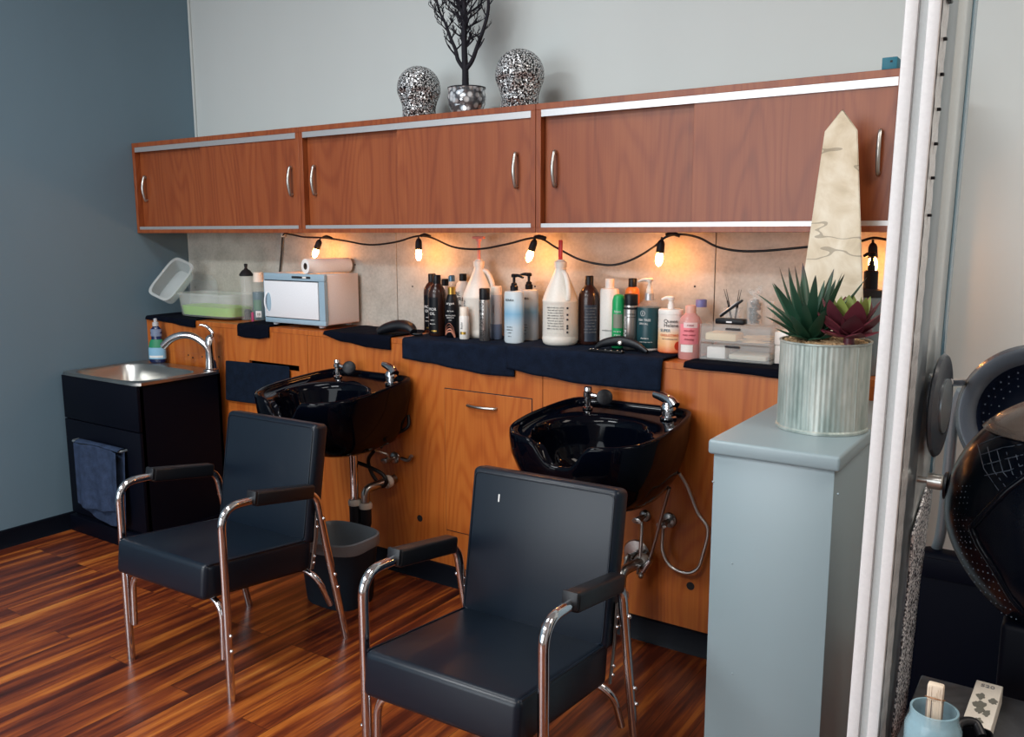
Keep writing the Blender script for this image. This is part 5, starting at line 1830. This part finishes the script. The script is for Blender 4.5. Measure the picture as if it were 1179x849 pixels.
# ------------------------------------------------------------------ framed mirror standing edge-on
FX0, FX1, FY, FZ = 4.297, 4.341, -2.10, 2.45
t = thing('framed_mirror', 'tall mirror panel with fluted white frame edge and rhinestone strip', 'mirror', (FX0, FY, 0.0))
RAIL_Y = at(1046, 660, 'x', 4.335).y - FY
RAIL_Z = at(1058, 614, 'x', 4.336).z
tilt = 0.0155 / 1.05   # the frame leans very slightly
def lean(mb):
    for v in mb.bm.verts: v.co.x += (v.co.z - 1.6) * tilt
W_ = FX1 - FX0
mb = MB()
mb.box((0, 0, 0.001), (W_ * 0.40, 0.10, FZ), 0.004, 2)
mb.box((W_ * 0.64, 0, 0.001), (W_, 0.055, FZ), 0.003, 2)
lean(mb); mb.build('frame', 'white_frame', t)
mb = MB(); mb.box((W_ * 0.38, 0.006, 0.001), (W_ * 0.66, 0.10, FZ)); lean(mb); mb.build('frame_groove', 'groove', t)
mb = MB()
mb.grid(lambda u, v: Vector((W_ + 0.0006 + 0.0008 * abs(math.sin(v * 190)), 0.006 + 0.052 * u, 0.001 + (FZ - 0.002) * v)), 6, 700)
lean(mb); mb.build('rhinestone_strip', 'rhine_pale', t)
mb = MB(); mb.box((W_ * 0.66, 0.056, 0.001), (W_ + 0.001, RAIL_Y, FZ), 0.003, 2); lean(mb); mb.build('metal_rail', 'rail_grey', t)
mb = MB(); mb.box((W_ * 0.30, RAIL_Y + 0.001, RAIL_Z), (W_ + 0.001, 0.285, FZ), 0.003, 2); lean(mb); mb.build('pale_rail', 'pale_glass', t)
mb = MB(); mb.box((W_ * 0.50, 0.286, RAIL_Z), (W_ + 0.002, 0.335, FZ), 0.002, 2); lean(mb); mb.build('glass_edge', 'glass_edge', t)
for k, z in enumerate((1.99, 1.945, 1.90, 1.85, 1.805, 1.76, 1.715, 1.67, 1.62)):
    mb = MB()
    L = 0.012 if k < 3 else 0.004
    mb.box((W_ + 0.0005, 0.030, z - 0.002), (W_ + 0.006, 0.030 + L * 2, z + 0.002), 0.0008, 1)
    lean(mb); mb.build('clip', 'black', t)
p = at(1066, 553, 'x', 4.352)
mb = MB(); mb.lathe([(0.005, -0.012), (0.005, 0.002), (0.012, 0.003), (0.012, 0.022), (0.010, 0.024)], (p.x - FX0, p.y - FY, p.z), 20, rot=Matrix.Rotation(PI / 2, 3, 'Y'))
mb.build('standoff', 'steel', t)

# sparkling mesh strip hanging from the rail
rows = [(560, 1067, 1072), (580, 1061, 1070), (600, 1055, 1068), (615, 1050.5, 1066), (640, 1048.5, 1063), (660, 1046.5, 1060), (695, 1043, 1056), (732, 1039, 1052), (790, 1033, 1046), (849, 1026.5, 1039), (930, 1017, 1030), (1020, 1007, 1020)]
def onface(px, py): 
    p = at(px, py, 'x', 4.347)
    return at(px, py, 'x', 4.3465 + (p.z - 1.6) * tilt)
L_ = spline([onface(a, y) for y, a, b in rows], 8)
R_ = spline([onface(b, y) for y, a, b in rows], 8)
mb = MB()
nn = len(L_) - 1
mb.grid(lambda u, v: (L_[min(nn, int(round(v * nn)))] * (1 - u) + R_[min(nn, int(round(v * nn)))] * u), 4, nn)
o = mb.build('rhinestone_band', 'rhine', None, 180)
md = o.modifiers.new('thickness', 'SOLIDIFY'); md.thickness = 0.003; md.offset = 0.0
tag(o, 'hanging band of silver rhinestone mesh below the metal standoff', 'rhinestone band')

# ------------------------------------------------------------------ hood dryers
KD = 1.175
DC = Vector((at(1243, 602, 'y', -1.70).x, -1.70, 0.0))
t = thing('hood_dryer', 'large black hood dryer nearest the camera with a perforated shell', 'hair dryer', DC)
c = Vector((0, 0, at(1243, 602, 'y', -1.70).z))
RXD, RYD, RZD = 0.205, 0.165, 0.212


def expo(z): return 0.86 if z < 0 else 0.98


mb = MB()
rings = []
for j in range(37):
    ph = -PI / 2 + PI * j / 36
    z = math.sin(ph)
    cr = abs(math.cos(ph)) ** expo(z) * (1.0 - 0.22 * max(0, -z) ** 1.5)
    rings.append([c + Vector((RXD * cr * math.cos(a), RYD * cr * math.sin(a), RZD * z)) for a in [2 * PI * i / 64 for i in range(64)]])
mb.rings(rings, True, True)
hood = mb.build('hood', 'dome', t, 60)


def shell(px, py, out=0.002):
    """point on the shell where the line of sight of this photo position meets it (measured on the shell's front)"""
    lo, hi = -RYD - 0.02, 0.0
    best = None
    for k in range(80):
        y = lo + (hi - lo) * k / 79
        p = at(px, py, 'y', DC.y + y) - DC - c
        z = p.z / RZD
        if abs(z) >= 1: continue
        cr = math.sqrt(1 - z * z) ** expo(z) * (1.0 - 0.22 * max(0, -z) ** 1.5)
        q = (p.x / (RXD * cr)) ** 2 + (p.y / (RYD * cr)) ** 2
        if q <= 1:
            best = p
            break
    if best is None: return None
    d = Vector((best.x / RXD ** 2, best.y / RYD ** 2, best.z / RZD ** 2)).normalized()
    return c + best + d * out


def shell_line(px_pts, r, out=0.002, flat=1.0, mb=None, n=6):
    pts = []
    for k in range(len(px_pts) - 1):
        for i in range(n):
            f = i / n
            pts.append((px_pts[k][0] * (1 - f) + px_pts[k + 1][0] * f, px_pts[k][1] * (1 - f) + px_pts[k + 1][1] * f))
    pts.append(px_pts[-1])
    pts = [q for q in (shell(a, b, out) for a, b in pts) if q is not None]
    if len(pts) > 2: mb.tube(pts, r, 8, flat=flat)


mb = MB(); shell_line([(1186, 546), (1160, 565), (1140, 585), (1119, 608)], 0.006, 0.001, 0.8, mb); mb.build('upper_ridge', 'dome', hood, 60)
mb = MB(); shell_line([(1119, 608), (1128, 628), (1145, 655), (1164, 688), (1178, 705)], 0.006, 0.001, 0.8, mb); mb.build('lower_ridge', 'dome', hood, 60)
dot = plain('vent_dot', (120, 134, 150), 0.4)
mb = MB()
for row in range(10):
    for col in range(7 + row // 2):
        px, py = 1106 + 5.6 * col + 0.9 * row, 622 + 7.4 * row + 2.6 * col * (0.4 + row * 0.06)
        if px > 1125 + 5.5 * row: continue
        p = shell(px, py, 0.0)
        if p is not None: mb.ball(p, 0.0013, 6)
for row in range(11):
    for col in range(4):
        p = shell(1098 + 4.5 * col + 1.2 * abs(row - 5), 560 + 6.5 * row, 0.0)
        if p is not None: mb.ball(p, 0.0011, 6)
o = mb.build('vent_dots', dot, hood, 0); o['kind'] = 'stuff'
mb = MB()
for k in range(4): shell_line([(1128 + 2 * k, 512 + 12 * k), (1150 + 4 * k, 503 + 13 * k), (1178, 500 + 12 * k)], 0.0008, 0.0004, 1.0, mb)
for k in range(5): shell_line([(1126 + 11 * k, 512 + 3 * k), (1133 + 11 * k, 540 + 2 * k), (1150 + 9 * k, 565 - 3 * k)], 0.0008, 0.0004, 1.0, mb)
mb.build('net_lines', plain('net_line', (66, 78, 92), 0.4), hood, 0)
# smoky visor over the crown
mb = MB()
vis = []
for j in range(9):
    ph = 0.74 + 0.60 * j / 8
    vis.append([c + Vector((RXD * 1.015 * math.cos(ph) ** 0.98 * math.cos(a), RYD * 1.02 * math.cos(ph) ** 0.98 * math.sin(a), RZD * 1.02 * math.sin(ph) + 0.004)) for a in [PI + PI * i / 36 for i in range(37)]])
mb.rings(vis, False, False, closed=False)
o = mb.build('visor', 'visor', t, 60)
md = o.modifiers.new('thickness', 'SOLIDIFY'); md.thickness = 0.003
mb = MB(); mb.lathe([(0.026, 0.0), (0.024, 0.005), (0.012, 0.007)], c + Vector((-RXD * 0.985, 0.0, 0.030)), 22, rot=Matrix.Rotation(-PI / 2, 3, 'Y')); mb.build('knob', 'black', t)
cxl = at(1147, 780, 'y', DC.y - 0.085).x - DC.x
mb = MB(); mb.box((cxl, -0.085, 0.40), (cxl + 0.30, 0.075, c.z - RZD * 0.80), 0.010, 3); mb.build('column', 'cabinet_black', t)
zc_ = at(1160, 820, 'y', DC.y - 0.09).z
mb = MB(); mb.box((cxl - 0.002, -0.090, zc_ - 0.003), (cxl + 0.30, -0.0855, zc_ + 0.003), 0.001, 1); mb.build('chrome_trim', 'alu', t)
mb = MB(); mb.box((cxl - 0.03, -0.10, 0.0), (cxl + 0.33, 0.078, 0.398), 0.01, 2); mb.build('base', 'cabinet_black', t)

# black dryer chair behind it: panel back, seat, and a round hood on a bent pole
YC = -1.15
chz = at(1085, 640, 'y', YC).z
chx = at(1046, 760, 'y', YC).x
O2 = Vector((chx, YC, 0.0))
t = thing('dryer_chair', 'black dryer chair with a round grey open hood on a bent pole', 'chair', O2)
mb = MB(); mb.box((0.0, 0.0, 0.36), (0.62, 0.07, chz), 0.02, 3); mb.build('backrest', 'vinyl_dark', t)
mb = MB(); mb.box((0.012, -0.006, chz - 0.060), (0.61, -0.0005, chz - 0.010), 0.002, 2); mb.build('head_band', 'vinyl_dark', t)
mb = MB(); mb.box((0.06, -0.40, 0.34), (0.60, -0.005, 0.47), 0.025, 3); mb.build('seat', 'vinyl_dark', t)
mb = MB(); mb.box((0.09, -0.38, 0.001), (0.57, 0.04, 0.338), 0.01, 2); mb.build('base', 'cabinet_black', t)
YH = -1.30
kh = 1.115
c = at(1196, 482, 'y', YH) - O2
RX = Matrix.Rotation(math.radians(78), 3, 'X')
def hp(prof): return [(r * kh, z * kh) for r, z in prof]
mb = MB()
mb.lathe(hp([(0.002, -0.11), (0.06, -0.105), (0.105, -0.085), (0.130, -0.05), (0.138, 0.0), (0.136, 0.045), (0.128, 0.062), (0.112, 0.062), (0.100, 0.045)]), c, 56, rot=RX, cap1=False)
hd = mb.build('hood', 'dome2', t, 60)
mb = MB(); mb.lathe(hp([(0.1005, 0.046), (0.094, 0.0), (0.075, -0.045), (0.03, -0.075), (0.002, -0.078)]), c, 48, rot=RX, cap0=False); mb.build('inner_liner', 'holes', hd, 60)
mb = MB()
for rr_, zz, n_ in ((0.092, -0.004, 34), (0.084, -0.026, 30), (0.072, -0.048, 26), (0.052, -0.064, 18)):
    for i in range(n_):
        a = 2 * PI * i / n_
        mb.ball(c + RX @ Vector((rr_ * kh * math.cos(a), rr_ * kh * math.sin(a), zz * kh + 0.002)), 0.0017, 6)
mb.build('air_holes', plain('pale_hole', (170, 180, 194), 0.3), hd, 0)  # air holes drawn as pale dots on the dark liner
dc = at(1082, 467, 'x', 4.357) - O2
pin0, pin1 = at(1092, 440, 'x', 4.362) - O2, at(1108, 440, 'y', YH - 0.05) - O2
mb = MB(); mb.tube([pin0, pin1], [0.007, 0.009], 12); mb.build('pivot_pin', 'chrome', t)
DR = Matrix.Rotation(math.radians(-3), 3, 'Z') @ Matrix.Rotation(PI / 2, 3, 'Y')
mb = MB(); mb.lathe([(0.002, -0.004), (0.050, -0.004), (0.078, -0.003), (0.081, 0.0), (0.078, 0.004), (0.050, 0.007), (0.002, 0.007)], dc, 40, rot=DR); sd = mb.build('side_disc', 'dome2', t)
mb = MB(); mb.lathe([(0.042, 0), (0.042, 0.003), (0.020, 0.005)], dc + Vector((0.0065, 0, 0)), 30, rot=DR); mb.build('disc_boss', 'rail_grey', sd)
mb = MB()
mb.tube(spline([at(1108, 450, 'y', YH) - O2, at(1098, 478, 'y', YH + 0.02) - O2, at(1092, 540, 'y', -1.24) - O2, at(1084, 610, 'y', -1.15) - O2, Vector((at(1076, 655, 'y', -1.10).x - chx, 0.055, chz - 0.005))], 8), 0.0125, 12); mb.build('pole', 'rail_grey', t)

# ------------------------------------------------------------------ side table with tint jar, card box and tray
TZ = 0.85
c0 = at(1061, 777, 'z', TZ)
tx0, ty1 = c0.x, c0.y
t = thing('side_table', 'small dark grey wood side table beside the rhinestone mirror', 'table', (tx0, ty1, 0))
TW, TD = 0.34, 0.36
sk = Matrix.Rotation(math.radians(-6), 3, 'Z')
def skew(mb):
    for v in mb.bm.verts: v.co = sk @ v.co
mb = MB(); mb.box((0, -TD, TZ - 0.022), (TW, 0, TZ), 0.002, 1); mb.build('tabletop', 'table', t)
for x in (0.015, TW - 0.05):
    for y in (-TD + 0.015, -0.05):
        mb = MB(); mb.box((x, y, 0.0), (x + 0.035, y + 0.035, TZ - 0.0225), 0.002, 1); mb.build('leg', 'table', t)
jp = at(1076, 817, 'z', TZ + 0.085)
t = thing('tint_jar', 'aqua blue jar standing on the dark side table', 'jar', (jp.x, jp.y, TZ + 0.001))
mb = MB(); mb.lathe([(0.034, 0), (0.037, 0.004), (0.037, 0.058), (0.033, 0.068), (0.0315, 0.072), (0.0315, 0.0845), (0.0285, 0.0845), (0.0285, 0.07), (0.034, 0.055), (0.034, 0.01), (0.002, 0.008)], seg=32); mb.build('glass', 'jarblue', t)
wrap_text(t, [('Co.', 0.016, 0.030, 0.35)], 0.0372, 'ink', 0.1)
t = thing('bristle_brush', 'cream bristle brush standing in the aqua jar', 'brush', (jp.x, jp.y - 0.002, TZ + 0.0105))
mb = MB(); mb.box((-0.009, -0.006, 0.0), (0.009, 0.006, 0.045), 0.002, 1); mb.build('handle', 'black', t)
mb = MB()
random.seed(9)
mb.box((-0.0105, -0.007, 0.090), (0.0105, 0.007, 0.114), 0.003, 2)
for i in range(40):
    x = random.uniform(-0.0095, 0.0095); y = random.uniform(-0.0075, -0.0062)
    mb.tube([(x, y, 0.046), (x * 1.02, y, random.uniform(0.088, 0.113))], 0.0005, 5)
mb.build('bristles', 'bristle', t)
mb = MB(); mb.box((-0.0108, -0.0068, 0.044), (0.0108, 0.0068, 0.0895), 0.002, 2); mb.build('bristle_base', 'bristle_grey', t)
mb = MB(); pts = [(0.0125 * math.cos(a), 0.0095 * math.sin(a), 0.092 - 0.004 * math.sin(a)) for a in [2 * PI * k / 24 for k in range(25)]]; mb.tube(pts, 0.0009, 6); mb.build('band', plain('copper_wire', (168, 120, 84), 0.4, 0.5), t)
# card box with grey patches
a_, b_ = at(1134, 786, 'z', TZ + 0.03), at(1122, 822, 'z', TZ + 0.03)
d_ = (b_ - a_); ang = math.atan2(d_.y, d_.x)
t = thing('card_box', 'long cream card box with grey camouflage patches on the side table', 'box', (a_.x, a_.y, TZ + 0.001), ang)
Lb = d_.length + 0.04
mb = MB(); mb.box((0, -0.012, 0), (Lb, 0.026, 0.030), 0.001, 1); mb.build('carton', 'camo_w', t)
mb = MB()
random.seed(17)
for k in range(9):
    cx2, cy2 = random.uniform(0.35, 0.97) * Lb, random.uniform(-0.006, 0.020)
    n_ = 14
    poly = [(min(Lb, max(0.0, cx2 + random.uniform(0.006, 0.013) * math.cos(2 * PI * i / n_))), min(0.0255, max(-0.0115, cy2 + random.uniform(0.003, 0.008) * math.sin(2 * PI * i / n_)))) for i in range(n_)]
    mb.prism(poly, 0.0302, 0.0304 + 0.0001 * k)
mb.build('camouflage_print', 'camo_g', t, 0)
mb = MB()
vs, fs = letters('S20', 0.014)
nv = [mb.bm.verts.new((0.020 - v.y, 0.006 + v.x, 0.0305 + v.z)) for v in vs]
for f in fs: mb.bm.faces.new([nv[i] for i in f])
mb.build('lettering', 'ink_grey', t, 0)
# black tray
p = at(1117, 842, 'z', TZ + 0.035)
t = thing('clip_tray', 'rounded black tray holding a curved black clip on the side table', 'tray', (p.x, p.y - 0.016, TZ + 0.001))
mb = MB()
mb.rings([rrect(0.026, 0.040, 6, 0, 0, 0, 40), rrect(0.029, 0.043, 6, 0.03, 0, 0, 40), rrect(0.0265, 0.0405, 6, 0.03, 0, 0, 40), rrect(0.024, 0.038, 6, 0.004, 0, 0, 40)]); mb.build('tray_wall', 'black', t)
mb = MB(); mb.tube(spline([(-0.012, -0.028, 0.036), (-0.014, 0.0, 0.048), (0.004, 0.020, 0.046), (0.016, 0.006, 0.036)], 6), 0.007, 10); o = mb.build('curved_clip', 'pad'); o.location = t.location
tag(o, 'curved black clip lying in the small black tray', 'clip')

# ------------------------------------------------------------------ light
def area(name, loc, size, sy, power, col, target=None):
    l = bpy.data.lights.new(name, 'AREA')
    l.shape = 'RECTANGLE'
    l.size, l.size_y = size, sy
    l.energy = power
    l.color = col
    o = bpy.data.objects.new(name, l)
    COL.objects.link(o)
    o.location = loc
    if target is not None:
        o.rotation_euler = (Vector(target) - Vector(loc)).to_track_quat('-Z', 'Y').to_euler()
    return o


for i, (x, y, pw, c_) in enumerate(((1.5, -4.2, 125, (0.95, 0.98, 1.0)), (3.3, -4.4, 62, (1.0, 0.98, 0.95)), (2.2, -2.0, 34, (0.95, 0.98, 1.0)), (5.6, -1.5, 38, (1.0, 0.90, 0.80)))):
    area('ceiling_panel', (x, y, ZC - 0.02), 1.2, 0.6, pw, c_)
area('front_fill', (2.2, Y0 + 0.05, 1.75), 4.0, 2.3, 190, (0.86, 0.94, 1.0), (2.4, 0.0, 1.6))  # added cool fill lamp behind the camera, flattens the frontal light
w = bpy.data.worlds.new('world')
sc.world = w
w.use_nodes = True
w.node_tree.nodes['Background'].inputs[0].default_value = (0.75, 0.82, 0.9, 1)
w.node_tree.nodes['Background'].inputs[1].default_value = 0.15

vs_ = sc.view_settings
sc.display_settings.display_device = 'sRGB'
vs_.view_transform = 'Standard'
vs_.look = 'None'
vs_.gamma = 1.0
vs_.use_curve_mapping = False
vs_.exposure = -0.18
sc.cycles.use_denoising = True
sc.cycles.max_bounces = 10
sc.cycles.transparent_max_bounces = 16
sc.cycles.sample_clamp_indirect = 6.0
sc.cycles.caustics_reflective = False
sc.cycles.caustics_refractive = False
